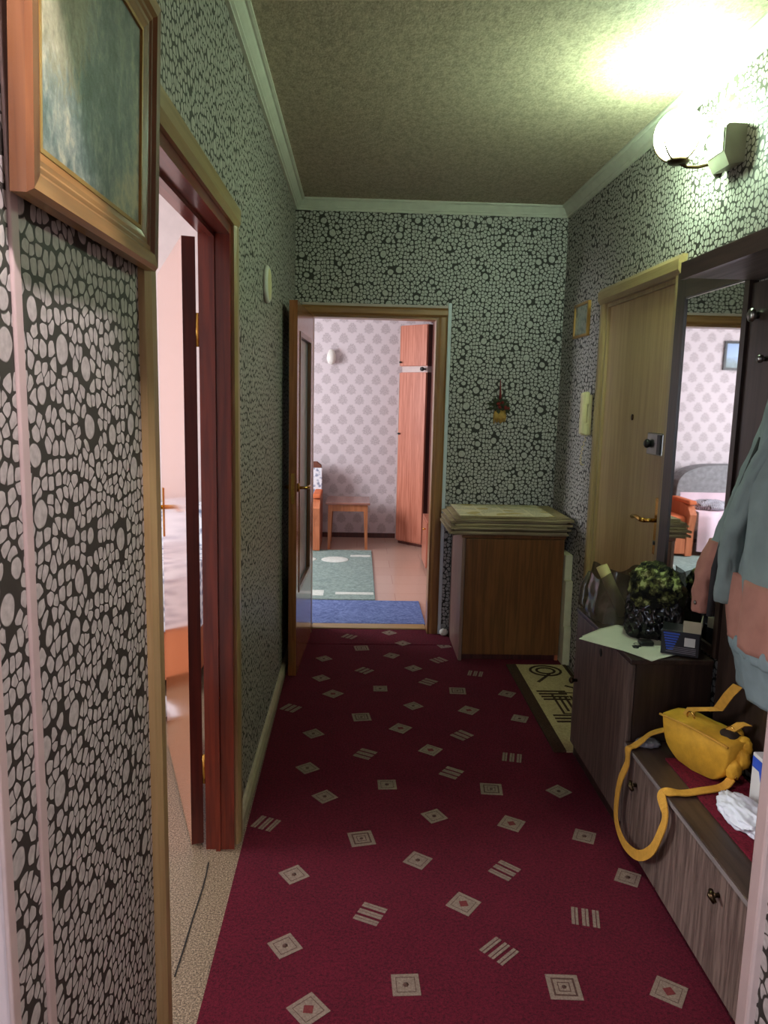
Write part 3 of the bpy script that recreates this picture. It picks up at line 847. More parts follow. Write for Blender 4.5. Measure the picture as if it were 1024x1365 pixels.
# ------------------------------------------------------------------ big painting on the left wall
pt = thing('framed_painting', 'large landscape oil painting in a moulded wooden frame above the near wallpaper', 'painting', (XL + .014, 1.131, 1.722))
tilt = Matrix.Rotation(math.radians(2.0), 3, 'Y')
PW, PH = 0.522, 0.430     # length along the wall, height
def PT(mb):
    r = MB(); r.f, r.mi, r.sm = mb.f, mb.mi, mb.sm
    r.v = [tuple(tilt @ Vector(p)) for p in mb.v]
    return r
FWD = .058
def frame_side(a, b, wall, horizontal, low):
    # profile across the member: (distance inward from outer edge, height off the wall)
    pr = [(0, 0), (0, .018), (.006, .024), (.024, .023), (.030, .017), (.036, .017), (.040, .014), (.046, .014), (FWD, .009), (FWD, 0)]
    mb = MB()
    rings = []
    for t, m in ((a, 1), (b, -1)):
        ring = []
        for d, h in pr:
            tt = t + m * d            # mitred ends
            e = d if low else -d
            ring.append((h, tt, wall + e) if horizontal else (h, wall + e, tt))
        rings.append(ring)
    return mb.loft(rings, 0, False)
hw = PW / 2
part('frame_rail', PT(frame_side(-hw, hw, 0, True, True)), 'frame_wood', pt, True)
part('frame_rail', PT(frame_side(-hw, hw, PH, True, False)), 'frame_wood', pt, True)
part('frame_stile', PT(frame_side(0, PH, -hw, False, True)), 'frame_wood_z', pt, True)
part('frame_stile', PT(frame_side(0, PH, hw, False, False)), 'frame_wood_z', pt, True)
g0 = hw - FWD
part('frame_slip', PT(MB().box(.006, .010, -g0, g0, FWD, FWD + .006).box(.006, .010, -g0, g0, PH - FWD - .006, PH - FWD).box(.006, .010, -g0, -g0 + .006, FWD + .006, PH - FWD - .006).box(.006, .010, g0 - .006, g0, FWD + .006, PH - FWD - .006)), 'frame_gold', pt, True)
for z_ in (.012, PH - .048):
    part('stretcher_bar', MB().box(-.0145, .004, -hw + .06, hw - .03, z_, z_ + .033), 'frame_wood', pt, True)
part('canvas', PT(MB().box(.001, .006, -g0, g0, FWD, PH - FWD)), 'painting', pt, True)

# small round white clock-like disc on the left wall
rd = thing('wall_plate', 'small round white plate fixed to the left wall near the open glazed door', 'plate', (XL, 3.21, 1.885))
part('plate_body', MB().lathe([(.072, .001), (.076, .008), (.074, .016), (.066, .021), (.064, .019)], (XL, 3.21, 1.960), 'x', 32), 'white_plastic', rd)
part('plate_face', MB().lathe([(.064, .018), (.060, .0215), (.03, .025), (.003, .026)], (XL, 3.21, 1.960), 'x', 32), 'cream_plastic', rd)

# ------------------------------------------------------------------ wall things at the back
orn = thing('wall_ornament', 'small hanging ornament with red berries, dark leaves and golden straw on the back wall', 'ornament', (.875, YB, 1.37))
part('spike', MB().tube([(.872, YB - .010, 1.51), (.871, YB - .010, 1.56), (.869, YB - .008, 1.635)], [.010, .006, .002], 8), 'copper_red', orn)
random.seed(3)
m = MB()
for k in range(26):
    c = Vector((.872 + random.uniform(-.062, .062), YB - random.uniform(.010, .028), 1.475 + random.uniform(-.035, .035)))
    d = Vector((random.uniform(-1, 1), random.uniform(-.2, .2), random.uniform(-1, 1))).normalized() * .028
    n_ = Vector((-d.z, 0, d.x)) * .45
    up_ = Vector((0, -.006, 0))
    m.add([c - d, c + n_, c + d, c - n_, c + up_, c - up_], [(0, 1, 4), (1, 2, 4), (2, 3, 4), (3, 0, 4), (1, 0, 5), (2, 1, 5), (3, 2, 5), (0, 3, 5)])
part('leaves', m, 'leaf_green', orn)
for k in range(9):
    c = (.885 + random.uniform(-.04, .05), YB - random.uniform(.026, .036), 1.472 + random.uniform(-.03, .03))
    part('berry', MB().lump(c, (.010, .010, .010), 0, 1, 2), 'copper_red', orn)
m = MB()
for k in range(12):
    x = .872 + (k - 5.5) * .0052
    m.tube([(x, YB - .014, 1.45), (x + (x - .872) * .25, YB - .02, 1.41), (x + (x - .872) * .1 + random.uniform(-.004, .004), YB - .016, 1.365 + random.uniform(0, .015))], [.005, .006, .003], 6)
part('straw_tail', m, 'straw_gold', orn)

sp_ = thing('small_picture', 'small glazed picture in a thin gilt frame beside the entry door', 'picture', (XR, 4.26, 1.86))
PY0, PY1, PZ0, PZ1 = 4.125, 4.395, 1.868, 2.055
for (a, b, c, d) in ((PY0, PY1, PZ0, PZ0 + .014), (PY0, PY1, PZ1 - .014, PZ1)):
    part('frame_rail', MB().box(XR - .016, XR, a, b, c, d), 'frame_gold', sp_)
for (a, b, c, d) in ((PY0, PY0 + .014, PZ0 + .014, PZ1 - .014), (PY1 - .014, PY1, PZ0 + .014, PZ1 - .014)):
    part('frame_stile', MB().box(XR - .016, XR, a, b, c, d), 'frame_gold', sp_)
part('glazing', MB().box(XR - .008, XR, PY0 + .014, PY1 - .014, PZ0 + .014, PZ1 - .014), 'picture_glass', sp_)

ic = thing('intercom_handset', 'cream intercom handset hanging beside the entry door casing', 'intercom', (XR, 4.02, 1.33))
part('base_plate', MB().rbox(XR - .024, XR, 3.985, 4.085, 1.335, 1.55, .006), 'cream_plastic', ic)
m = MB(); m.rbox(XR - .062, XR - .030, 3.965, 4.01, 1.34, 1.56, .010, 3)
m.rbox(XR - .050, XR - .022, 3.963, 4.012, 1.495, 1.565, .008, 2).rbox(XR - .050, XR - .022, 3.963, 4.012, 1.335, 1.405, .008, 2)
part('handset', m, 'cream_plastic', ic)
pts = []
for k in range(60):
    a = k * 1.1; t = k / 59
    pts.append((XR - .020 - .02 * math.sin(t * PI) + .005 * math.cos(a), 4.0 + .02 * t + .005 * math.sin(a), 1.335 - .16 * math.sin(t * PI * .55)))
part('coiled_cord', MB().tube(pts, .0022, 5), 'cream_plastic', ic)

# ------------------------------------------------------------------ brown cabinet in the back corner and the newspapers on it
bc = thing('brown_cabinet', 'low brown wood veneer cabinet in the back corner under the newspapers', 'cabinet', (.895, 4.42, 0))
bx0, bx1, by0, by1, bz = .600, 1.188, 4.175, 4.655, .752
part('side_panel', MB().box(bx0, bx0 + .018, by0 + .016, by1, CT, bz - .018), 'mauve_laminate', bc)
part('side_panel', MB().box(bx1 - .018, bx1, by0 + .016, by1, CT, bz - .018), 'orange_wood', bc)
part('back_panel', MB().box(bx0 + .018, bx1 - .018, by1 - .012, by1, CT + .05, bz - .018), 'orange_wood', bc)
part('top', MB().rbox(bx0 - .004, bx1 + .004, by0 - .004, by1, bz - .018, bz, .003), 'cab_brown', bc)
part('front_panel', MB().rbox(bx0 + .020, bx1 - .002, by0, by0 + .016, .045, bz - .022, .002), 'cab_brown', bc)
part('plinth', MB().box(bx0 + .018, bx1 - .018, by0 + .03, by0 + .045, CT, .045), 'wardrobe_dark', bc)
part('edge_strip', MB().box(bx0, bx0 + .018, by0, by0 + .016, CT, bz - .018), 'mauve_laminate', bc)

def newspaper(x0, x1, y0, y1, z, th, rot, top, droop):
    """folded sheet bundle: slab grid with a rounded fold and drooping overhang"""
    nx, ny = 30, 6
    c = Vector(((x0 + x1) / 2, (y0 + y1) / 2, 0))
    R = Matrix.Rotation(rot, 3, 'Z')
    def pt(i, j, zz, inset=0):
        x = x0 + (x1 - x0) * i / nx; y = y0 + (y1 - y0) * j / ny
        v = R @ (Vector((x, y, 0)) - c) + c
        dz = 0
        if v.x < bx0 - .004: dz -= (bx0 - .004 - v.x) ** 2 * droop
        dz += .0008 * noise.noise(Vector((v.x * 5, v.y * 5, 3.3)))
        return Vector((v.x, v.y, zz + dz))
    vs = [pt(i, j, z) for j in range(ny + 1) for i in range(nx + 1)] + [pt(i, j, z + th) for j in range(ny + 1) for i in range(nx + 1)]
    n = (nx + 1) * (ny + 1)
    fs, mi = [], []
    for j in range(ny):
        for i in range(nx):
            a = j * (nx + 1) + i
            fs.append((a, a + nx + 1, a + nx + 2, a + 1)); mi.append(1)
            fs.append((n + a, n + a + 1, n + a + nx + 2, n + a + nx + 1)); mi.append(0)
    for i in range(nx):
        for j in (0, ny):
            a = j * (nx + 1) + i
            fs.append((a, a + 1, n + a + 1, n + a)); mi.append(1)
    for j in range(ny):
        for i in (0, nx):
            a = j * (nx + 1) + i
            fs.append((a, a + nx + 1, n + a + nx + 1, n + a)); mi.append(1)
    mb = MB()
    mb.v = vs; mb.f = [list(f) for f in fs]; mb.mi = mi; mb.sm = [False] * len(fs)
    return mb
random.seed(11)
z = bz + .0010
NP = [(.545, 1.205, 4.165, 4.650, .012), (.520, 1.190, 4.150, 4.640, .014), (.545, 1.215, 4.160, 4.650, .011), (.525, 1.185, 4.135, 4.645, .014), (.550, 1.220, 4.150, 4.640, .013), (.530, 1.190, 4.160, 4.650, .012), (.555, 1.225, 4.140, 4.645, .012), (.585, 1.205, 4.155, 4.655, .010)]
for k, (a, b, c, d, th) in enumerate(NP):
    last = k == len(NP) - 1
    th *= 1.02
    mb = newspaper(a, b, c, d, z, th, random.uniform(-.012, .012), last, 1.5)
    pos = ('lying directly on the brown corner cabinet', 'second up from the brown corner cabinet', 'third up from the brown corner cabinet', 'fourth up from the brown corner cabinet', 'fifth up from the brown corner cabinet', 'third down from the printed top newspaper', 'second down from the printed top newspaper', 'directly under the printed top newspaper')[k]
    solo('newspaper', mb, ['newsprint_old', 'newsprint_edge'], 'yellowed folded newspaper bundle in the stack, ' + pos, 'newspaper', 'newspapers stacked on the corner cabinet')
    z += th + .0008
mb = newspaper(.580, 1.120, 4.165, 4.640, z, .004, .0, True, 1.5)
solo('newspaper', mb, ['newsprint', 'newsprint_old'], 'pale printed newspaper lying topmost on the newspaper stack', 'newspaper', 'newspapers stacked on the corner cabinet')
# pale boards wedged between that cabinet and the wall
for (zz0, zz1, y0, yy, lab) in ((CT, .235, 4.105, 4.60, 'cream board at the bottom between brown cabinet and right wall'), (.235, .50, 4.125, 4.58, 'cream board in the middle between brown cabinet and right wall'), (.50, .645, 4.16, 4.55, 'cream board uppermost between brown cabinet and right wall')):
    solo('cream_board', MB().rbox(bx1 + .004, XR - .004, y0, yy, zz0 + .0008, zz1, .003), 'foam_cream', lab, 'board', 'cream boards beside the corner cabinet')

solo('paper_ball', MB().lump((.566, 4.634, CT + .024), (.022, .018, .020), .4, 2.5, 3, 21, flat=CT + .002), 'paper_white', 'crumpled white paper at the foot of the living room door casing', 'paper')
# ------------------------------------------------------------------ hallway furniture on the right
# mirror
mr = thing('wall_mirror', 'tall wall mirror in a dark walnut frame beside the entry door', 'mirror', (1.225, 2.66, .68))
mx0, mx1 = 1.212, 1.236
part('frame_stile', MB().box(mx0 - .006, mx1, 2.845, 2.922, .668, 2.0), 'dark_walnut', mr)
part('frame_stile', MB().box(mx0 - .006, mx1, 2.376, 2.406, .668, 2.0), 'dark_walnut', mr)
part('frame_rail', MB().box(mx0 - .006, mx1, 2.406, 2.845, 1.905, 2.0), 'dark_walnut_y', mr)
part('frame_rail', MB().box(mx0 - .006, mx1, 2.406, 2.845, .668, .70), 'dark_walnut_y', mr)
part('mirror_glass', MB().box(mx0, mx0 + .006, 2.406, 2.845, .70, 1.905), 'mirror_glass', mr)
part('mirror_edge', MB().box(mx0 - .004, mx0, 2.406, 2.845, 1.899, 1.905), 'steel', mr)
# coat rack with hat shelf
cr = thing('coat_rack', 'dark walnut coat rack panel with hat shelf above the bench', 'coat rack', (1.2, 1.85, .40))
part('back_panel', MB().box(1.214, 1.236, 1.20, 2.370, .40, 1.885), 'dark_walnut', cr)
part('hat_shelf', MB().box(.998, 1.236, 1.20, 2.370, 1.896, 1.935, 0, {'-z': 1}), ['dark_walnut_y', 'shelf_under'], cr)
part('shelf_edge', MB().box(.984, .998, 1.20, 2.370, 1.890, 1.941), 'dark_walnut_y', cr)
part('shelf_bracket', MB().box(1.05, 1.214, 1.205, 1.222, 1.72, 1.896), 'dark_walnut', cr)
hk = None
for (y, zz, r) in ((2.325, 1.785, .020), (2.25, 1.65, .012), (2.05, 1.65, .012), (1.8, 1.65, .012)):
    h = part('hook', MB().lathe([(r * .6, 0), (r * .5, -.008), (r, -.014), (r * 1.05, -.022), (r * .6, -.028)], (1.214, y, zz), 'x', 16), 'steel', cr)
    if y > 2.2: continue
    m = MB().tube([(1.194, y, zz - .01), (1.180, y, zz - .05), (1.160, y, zz - .06), (1.150, y, zz - .03)], [.004, .004, .004, .004], 8)
    part('hook_prong', m, 'steel', h)

# tall shoe cabinet
sc = thing('shoe_cabinet', 'dark walnut shoe cabinet holding the bags under the mirror', 'cabinet', (1.07, 2.7, CT))
sx0, sx1, sy0, sy1, sz = .930, 1.210, 2.390, 3.020, .660
part('carcass', MB().box(sx0 + .018, sx1, sy0, sy0 + .018, CT, sz - .018).box(sx0 + .018, sx1, sy1 - .018, sy1, CT, sz - .018).box(sx0 + .018, sx1, sy0 + .018, sy1 - .018, CT + .06, CT + .075).box(sx1 - .008, sx1, sy0 + .018, sy1 - .018, CT + .075, sz - .018), 'dark_walnut', sc)
part('cabinet_top', MB().rbox(sx0 - .004, sx1, sy0 - .004, sy1, sz - .018, sz, .003), 'dark_walnut_y', sc)
dr = part('cabinet_door', MB().rbox(sx0, sx0 + .017, sy0 + .003, sy1 - .003, .070, sz - .022, .002), 'grey_walnut', sc)
part('knob', MB().lathe([(.007, 0), (.007, -.014), (.014, -.020), (.014, -.028), (.006, -.034)], (sx0, 2.97, .36), 'x', 14), 'dark_bronze', dr)
part('finger_hole', MB().lathe([(.016, -.0005), (.016, .002)], (sx0, 2.70, .575), 'x', 16), 'black_gap', dr)
part('plinth', MB().box(sx0 + .02, sx0 + .034, sy0 + .018, sy1 - .018, CT, .068), 'dark_walnut', sc)

# low bench
be = thing('shoe_bench', 'low grey-brown walnut shoe bench with two flap doors below the coats', 'bench', (1.07, 1.8, CT))
ex0, ex1, ey0, ey1, ez = .930, 1.210, 1.05, 2.380, .372
part('carcass', MB().box(ex0 + .018, ex1, ey0, ey0 + .018, CT, ez - .018).box(ex0 + .018, ex1, ey1 - .018, ey1, CT, ez - .018).box(ex0 + .018, ex1, 1.62, 1.636, CT, ez - .018).box(ex0 + .03, ex0 + .04, ey0 + .018, 1.62, CT, .06).box(ex0 + .03, ex0 + .04, 1.636, ey1 - .018, CT, .06), 'dark_walnut', be)
part('bench_top', MB().rbox(ex0 - .006, ex1, ey0, ey1, ez - .018, ez, .003), 'dark_walnut_y', be)
part('edge_band', MB().box(ex0 - .0075, ex0 - .006, ey0, ey1, ez - .016, ez - .003), 'shelf_under', be)
d = part('flap_door', MB().rbox(ex0, ex0 + .017, 2.076, 2.305, .040, ez - .022, .002), 'grey_walnut', be)
def knob(y, z, parent):
    m = MB().lathe([(.006, 0), (.006, -.010), (.010, -.016)], (ex0, y, z), 'x', 12)
    m.tube([(ex0 - .016, y + .012, z + .008), (ex0 - .022, y, z), (ex0 - .018, y - .016, z - .010)], [.006, .009, .006], 8)
    part('handle', m, 'dark_bronze', parent)
knob(2.270, .272, d)
d = part('flap_door', MB().rbox(ex0, ex0 + .017, 1.06, 2.070, .040, ez - .022, .002), 'grey_walnut', be)
knob(1.700, .286, d)
part('filler_strip', MB().box(ex0, ex0 + .017, 2.311, ey1, CT, ez - .02), 'grey_walnut', be)

# burgundy mat on the bench
mm = MB().box(1.010, 1.205, 1.10, 2.25, ez, ez + .006)
solo('bench_mat', mm, 'mat_burgundy', 'burgundy carpet offcut laid on the bench top', 'mat')
BZ = ez + .006

# ------------------------------------------------------------------ things on the shoe cabinet
def sheet(name, pts, z, mat, label, grp, sag=0.0):
    a, b, c, d = [Vector((*p, z)) for p in pts]
    n = 8
    mb = MB()
    for zz in (0, .0012):
        vs = []
        for j in range(n + 1):
            for i in range(n + 1):
                p = (a.lerp(b, i / n)).lerp(d.lerp(c, i / n), j / n)
                over = max(0, sx0 - .006 - p.x) + max(0, sy0 - .006 - p.y)
                vs.append(p + Vector((0, 0, zz - sag * over)))
        mb.add(vs, [(j * (n + 1) + i, j * (n + 1) + i + 1, (j + 1) * (n + 1) + i + 1, (j + 1) * (n + 1) + i) for j in range(n) for i in range(n)], flip=(zz == 0))
    return solo(name, mb, mat, label, 'paper', grp)
sheet('paper_sheet', [(.842, 2.665), (1.012, 2.775), (1.180, 2.500), (1.000, 2.395)], sz + .0010, 'paper_white2', 'white paper sheet lying underneath on the shoe cabinet edge', 'papers on the shoe cabinet', .15)
sheet('paper_sheet', [(.820, 2.630), (.998, 2.752), (1.185, 2.480), (.988, 2.366)], sz + .0030, 'paper_white', 'white paper sheet lying on top under the keys on the shoe cabinet', 'papers on the shoe cabinet', .12)
KZ = sz + .0045
ky = thing('key_bunch', 'black car key fob on the white papers', 'keys', (1.024, 2.555, KZ))
part('key_fob', MB().rbox(1.005, 1.055, 2.512, 2.550, KZ, KZ + .016, .006, 2), 'black_metal', ky)
part('key_ring', MB().tube([(1.0 + .014 * math.cos(k * PI / 8), 2.524 + .014 * math.sin(k * PI / 8), KZ + .004) for k in range(17)], .0016, 6), 'steel', ky)
part('key_blade', MB().box(.975, 1.005, 2.505, 2.513, KZ, KZ + .003).lathe([(.011, 0), (.011, .003)], (.983, 2.498, KZ), 'z', 12), 'black_metal', ky)

# smoky carrier bag with a cream roll inside
c0 = Vector((1.040, 2.885, sz))
tb = MB()
rings = []
NR, NS = 14, 48
for i in range(NR):
    t = i / (NR - 1)
    rx = .108 * (1 - .14 * t ** 2) ; ry = .115 * (1 - .10 * t)
    ring = []
    for k in range(NS):
        a = 2 * PI * k / NS
        cx = math.copysign(abs(math.cos(a)) ** .7, math.cos(a)); sy = math.copysign(abs(math.sin(a)) ** .7, math.sin(a))
        f = 1 + .07 * noise.noise(Vector((math.cos(a) * 3, math.sin(a) * 3, t * 4))) + .05 * t * math.sin(a * 9)
        ring.append((c0.x + cx * rx * f, c0.y + sy * ry * f, sz + .001 + t * .185 + .022 * t * math.sin(a * 3 + 1)))
    rings.append(ring)
tb.loft(rings, 0, True, False)
tb.add(rings[0], [tuple(reversed(range(NS)))])
pb = thing('carrier_bag', 'open smoky plastic carrier bag holding a cream roll by the entry door', 'bag', (c0.x, c0.y, sz))
part('bag_body', tb, 'clear_bag', pb)
m = MB().tube([(.965, 2.985, sz + .16), (.945, 2.995, sz + .10), (.935, 2.985, sz + .03), (.945, 2.96, sz + .012)], [.012, .020, .016, .006], 10)
part('bag_handle', m, 'clear_bag', pb)
rl = MB().cyl((.985, 2.900, sz + .215), (1.075, 2.865, sz + .150), .024, 18)
rl.cyl((1.0, 2.90, sz + .13), (1.05, 2.87, sz + .004), .02, 12)
solo('cream_roll', MB().tube([(.980, 2.905, sz + .205), (1.070, 2.865, sz + .015)], .023, 18), 'roll_cream', 'cream paper roll sticking out of the smoky carrier bag', 'roll')
solo('dark_parcel', MB().rbox(1.098, 1.136, 2.84, 2.94, sz + .002, sz + .13, .02, 3), 'brown_fabric', 'dull brown parcel inside the smoky carrier bag', 'parcel')

# black bag bundle with camouflage cloth
bb = thing('black_bundle', 'crumpled black bag with camouflage cloth on the shoe cabinet', 'bag', (1.10, 2.63, sz))
bm_ = MB()
bm_.lump((1.098, 2.665, sz + .085), (.074, .084, .105), .40, 2.9, 5, 2, flat=sz + .0040)
bm_.lump((1.055, 2.640, sz + .060), (.050, .050, .072), .45, 2.6, 5, 7, flat=sz + .0040)
bm_.lump((1.126, 2.622, sz + .070), (.050, .050, .085), .45, 2.7, 5, 12, flat=sz + .0040)
part('bag_body', bm_, 'black_bag', bb)
cm_ = MB()
cm_.lump((1.100, 2.660, sz + .185), (.072, .090, .070), .45, 2.2, 5, 5)
cm_.lump((1.085, 2.630, sz + .155), (.060, .055, .055), .50, 2.2, 5, 15)
part('camouflage_cloth', cm_, 'camo', bb)

# dark cap box: black carton with blue stripes
bxr = thing('black_carton', 'black carton with blue striped end and pale open flap beside the coats', 'box', (1.127, 2.462, sz + .0036), math.radians(-28))
part('carton_body', MB().rbox(-.062, .060, -.050, .050, .0005, .085, .002), 'carton_black', bxr, True)
for k in range(7):
    part('blue_stripe', MB().box(-.056 + .002 * k, -.004 - .003 * k, -.0508, -.0500, .072 - .009 * k, .0775 - .009 * k), 'blue_print', bxr, True)
part('label_sticker', MB().box(.012, .046, -.0510, -.0502, .036, .066), 'print_white', bxr, True)
for k in range(4):
    part('print_line', MB().box(-.045 + .006 * k, .050, -.0508, -.0502, .010 + .006 * k, .0125 + .006 * k), 'grey_bag', bxr, True)
fl = MB(); fl.add([(-.02, -.05, .085), (.06, -.05, .085), (.075, -.075, .130), (-.005, -.078, .128)], [(0, 1, 2, 3)]); fl.add([(-.02, -.0515, .085), (.06, -.0515, .085), (.075, -.0765, .130), (-.005, -.0795, .128)], [(3, 2, 1, 0)])
part('open_flap', MB().rbox(.005, .062, -.052, -.049, .085, .125, .001), 'carton_inside', bxr, True)
part('open_flap', MB().rbox(.058, .061, -.050, .050, .085, .125, .001), 'carton_inside', bxr, True)

# ------------------------------------------------------------------ jacket on the rack
jk = thing('hanging_jacket', 'grey-teal and dusty pink padded jacket hanging from the coat rack', 'jacket', (1.11, 2.08, .70))
def cloth_rings(z0, z1, n, cx, cy, rx, ry, amp, folds, ph, ns=72):
    out = []
    for i in range(n):
        t = i / (n - 1); z = z0 + (z1 - z0) * t
        X, Y, RX, RY = cx(t), cy(t), rx(t), ry(t)
        ring = []
        for k in range(ns):
            a = 2 * PI * k / ns
            q = Vector((math.cos(a) * 2.2, math.sin(a) * 2.2, z * 5 + ph))
            f = 1 + amp * (math.sin(a * folds + ph + 1.3 * t) * .6 + .9 * noise.noise(q) + 1.1 * (.35 - abs(noise.noise(Vector((q.x * 1.8, q.y * 1.8, q.z * .8 + 4))))))
            x = X + RX * f * math.cos(a)
            ring.append((min(x, 1.208), Y + RY * f * math.sin(a), z))
        out.append(ring)
    return out
lerp = lambda a, b: (lambda t: a + (b - a) * t)
part('upper_body', MB().loft(cloth_rings(.98, 1.56, 24, lerp(1.150, 1.185), lerp(1.93, 2.06), lambda t: .062 - .034 * t ** 2, lambda t: .215 - .15 * t ** 1.6, .20, 7, 0)), 'teal_cloth', jk)
part('pink_panel', MB().loft(cloth_rings(.845, 1.03, 14, lerp(1.142, 1.148), lerp(1.92, 1.93), lerp(.070, .066), lerp(.215, .220), .18, 8, 2)), 'pink_cloth', jk)
part('waistband', MB().loft(cloth_rings(.815, .862, 8, lerp(1.144, 1.144), lerp(1.92, 1.92), lambda t: .064 + .006 * math.sin(t * PI), lambda t: .205 + .008 * math.sin(t * PI), .08, 26, 1, 144)), 'teal_grey', jk)
part('skirt', MB().loft(cloth_rings(.690, .825, 14, lerp(1.165, 1.146), lerp(1.92, 1.92), lerp(.045, .064), lerp(.18, .205), .22, 6, 3)), 'teal_grey', jk)
# front edge strip and two sleeves
def sleeve(pts, rs, mat, name='sleeve', seed=0):
    m = MB()
    n = 28
    P_ = [Vector(p) for p in pts]
    rings = []
    steps = 36
    for i in range(steps + 1):
        t = i / steps * (len(P_) - 1); k = min(int(t), len(P_) - 2); u = t - k
        c = P_[k].lerp(P_[k + 1], u); r = rs[k] + (rs[k + 1] - rs[k]) * u
        ring = []
        for j in range(n):
            a = 2 * PI * j / n
            q = Vector((math.cos(a) * 1.5, math.sin(a) * 1.5 + seed, c.z * 14))
            f = 1 + .20 * noise.noise(q) + .30 * (.3 - abs(noise.noise(q * 1.3 + Vector((5, 2, 1)))))
            ring.append((min(1.206, c.x + r * .8 * f * math.cos(a)), c.y + r * f * math.sin(a), c.z))
        rings.append(ring)
    m.loft(rings)
    return part(name, m, mat, jk)
sleeve([(1.190, 2.12, 1.52), (1.172, 2.16, 1.36), (1.140, 2.20, 1.18), (1.112, 2.225, 1.06)], [.025, .036, .042, .042], 'teal_cloth', seed=1)
cf = sleeve([(1.112, 2.225, 1.10), (1.090, 2.245, .99), (1.080, 2.250, .870)], [.040, .042, .030], 'pink_cloth', 'cuff', 3)
part('snap_button', MB().lathe([(.007, 0), (.006, -.003)], (1.058, 2.240, .900), 'x', 12), 'steel', cf)
sleeve([(1.175, 2.02, 1.48), (1.13, 2.08, 1.32), (1.105, 2.13, 1.14), (1.105, 2.15, .93)], [.030, .040, .042, .036], 'teal_cloth', seed=5)
part('lining_edge', MB().tube([(1.155, 2.12, 1.42), (1.12, 2.165, 1.22), (1.09, 2.19, 1.02), (1.085, 2.195, .87)], [.010, .014, .014, .010], 10), 'dark_lining', jk)

# ------------------------------------------------------------------ yellow bag on the bench
yb = thing('yellow_bag', 'mustard yellow canvas shoulder bag with its strap hanging off the bench', 'bag', (1.10, 2.15, BZ))
# local frame of the bag: u along the front face, w from front to back
A = Vector((1.012, 2.290, 0)); B_ = Vector((1.118, 2.050, 0))
bu = (B_ - A); BWD = bu.length; bu.normalize()
bw = Vector((-bu.y, bu.x, 0))
if bw.x < 0: bw = -bw
def BP(u, w_, z): return A + bu * u + bw * w_ + Vector((0, 0, BZ + z))
def outline(n=24):
    """half-moon: straight top, rounded bottom corners"""
    pts = []
    for k in range(n + 1):
        a = PI + PI * k / n
        c_, s_ = math.cos(a), math.sin(a)
        u = .5 + .5 * math.copysign(abs(c_) ** .55, c_)
        zz = -abs(s_) ** .8
        pts.append((u, zz))
    return pts
ol = outline()
def bag_ring(w_, inset, z0, hgt, lean):
    r = []
    for u, zz in ol:
        uu = BWD * (inset + u * (1 - 2 * inset))
        z = z0 + hgt * (1 + zz)
        r.append(BP(uu, w_ + lean * (z / .14), z))
    for k in range(1, 12):       # top edge back from right to left
        u = 1 - k / 12
        r.append(BP(BWD * (inset + u * (1 - 2 * inset)), w_ + lean * ((z0 + hgt) / .14), z0 + hgt + .006 * math.sin(u * PI)))
    return r
rings = [bag_ring(-.004, .03, .002, .132, -.012), bag_ring(.004, .0, .0, .138, -.012), bag_ring(.035, -.015, .0, .140, -.004), bag_ring(.062, -.01, .002, .142, .0), bag_ring(.084, .02, .004, .136, .0), bag_ring(.092, .10, .010, .120, .0)]
for i, r in enumerate(rings):
    rings[i] = [p + Vector((0, 0, .006 * noise.noise(p * 22))) + bw * (.010 * noise.noise(p * 16 + Vector((3, 1, 2)))) for p in r]
for r in rings:
    for p in r: p.z = max(p.z, BZ + .0005)
part('bag_body', MB().loft(rings), 'yellow_canvas', yb)
part('flap_seam', MB().tube([BP(BWD * t, -.020, .137 + .006 * math.sin(t * PI)) for t in [k / 10 for k in range(11)]], .004, 8), 'yellow_strap', yb)
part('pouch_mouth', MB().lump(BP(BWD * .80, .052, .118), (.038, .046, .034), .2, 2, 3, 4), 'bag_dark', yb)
for k, (u, w_, z) in enumerate(((.98, .02, .06), (1.01, .042, .09), (.97, .062, .118), (.80, .078, .128))):
    part('pleat', MB().lump(BP(BWD * u, w_, z), (.020, .020, .030), .35, 2, 3, k), 'yellow_canvas', yb)
def ring_at(c, r, ax):
    a, b = ax
    part('buckle_ring', MB().tube([Vector(c) + (a * math.cos(k * PI / 8) + b * math.sin(k * PI / 8)) * r for k in range(17)], .0025, 6), 'brass', yb)
Zv = Vector((0, 0, 1))
ring_at(BP(BWD * .30, .03, .152), .014, (bu, Zv)); ring_at(BP(BWD * .78, .06, .150), .014, (bu, Zv)); ring_at(BP(BWD * 1.02, .01, .045), .008, (bu, Zv))
# handle stub straps
hp = [BP(BWD * .22, .035, .140), BP(BWD * .24, .050, .165), at(958, 945, 'x', 1.135), at(972, 926, 'x', 1.14), at(984, 914, 'x', 1.15)]
part('grab_handle', MB().ribbon(hp, [bu * .034] * len(hp), .004), 'yellow_strap', yb)
hp = [BP(BWD * .76, .045, .142), BP(BWD * .80, .060, .158), BP(BWD * .86, .074, .178), BP(BWD * .93, .082, .185)]
part('grab_handle', MB().ribbon(hp, [bu * .028] * len(hp), .004), 'yellow_strap', yb)
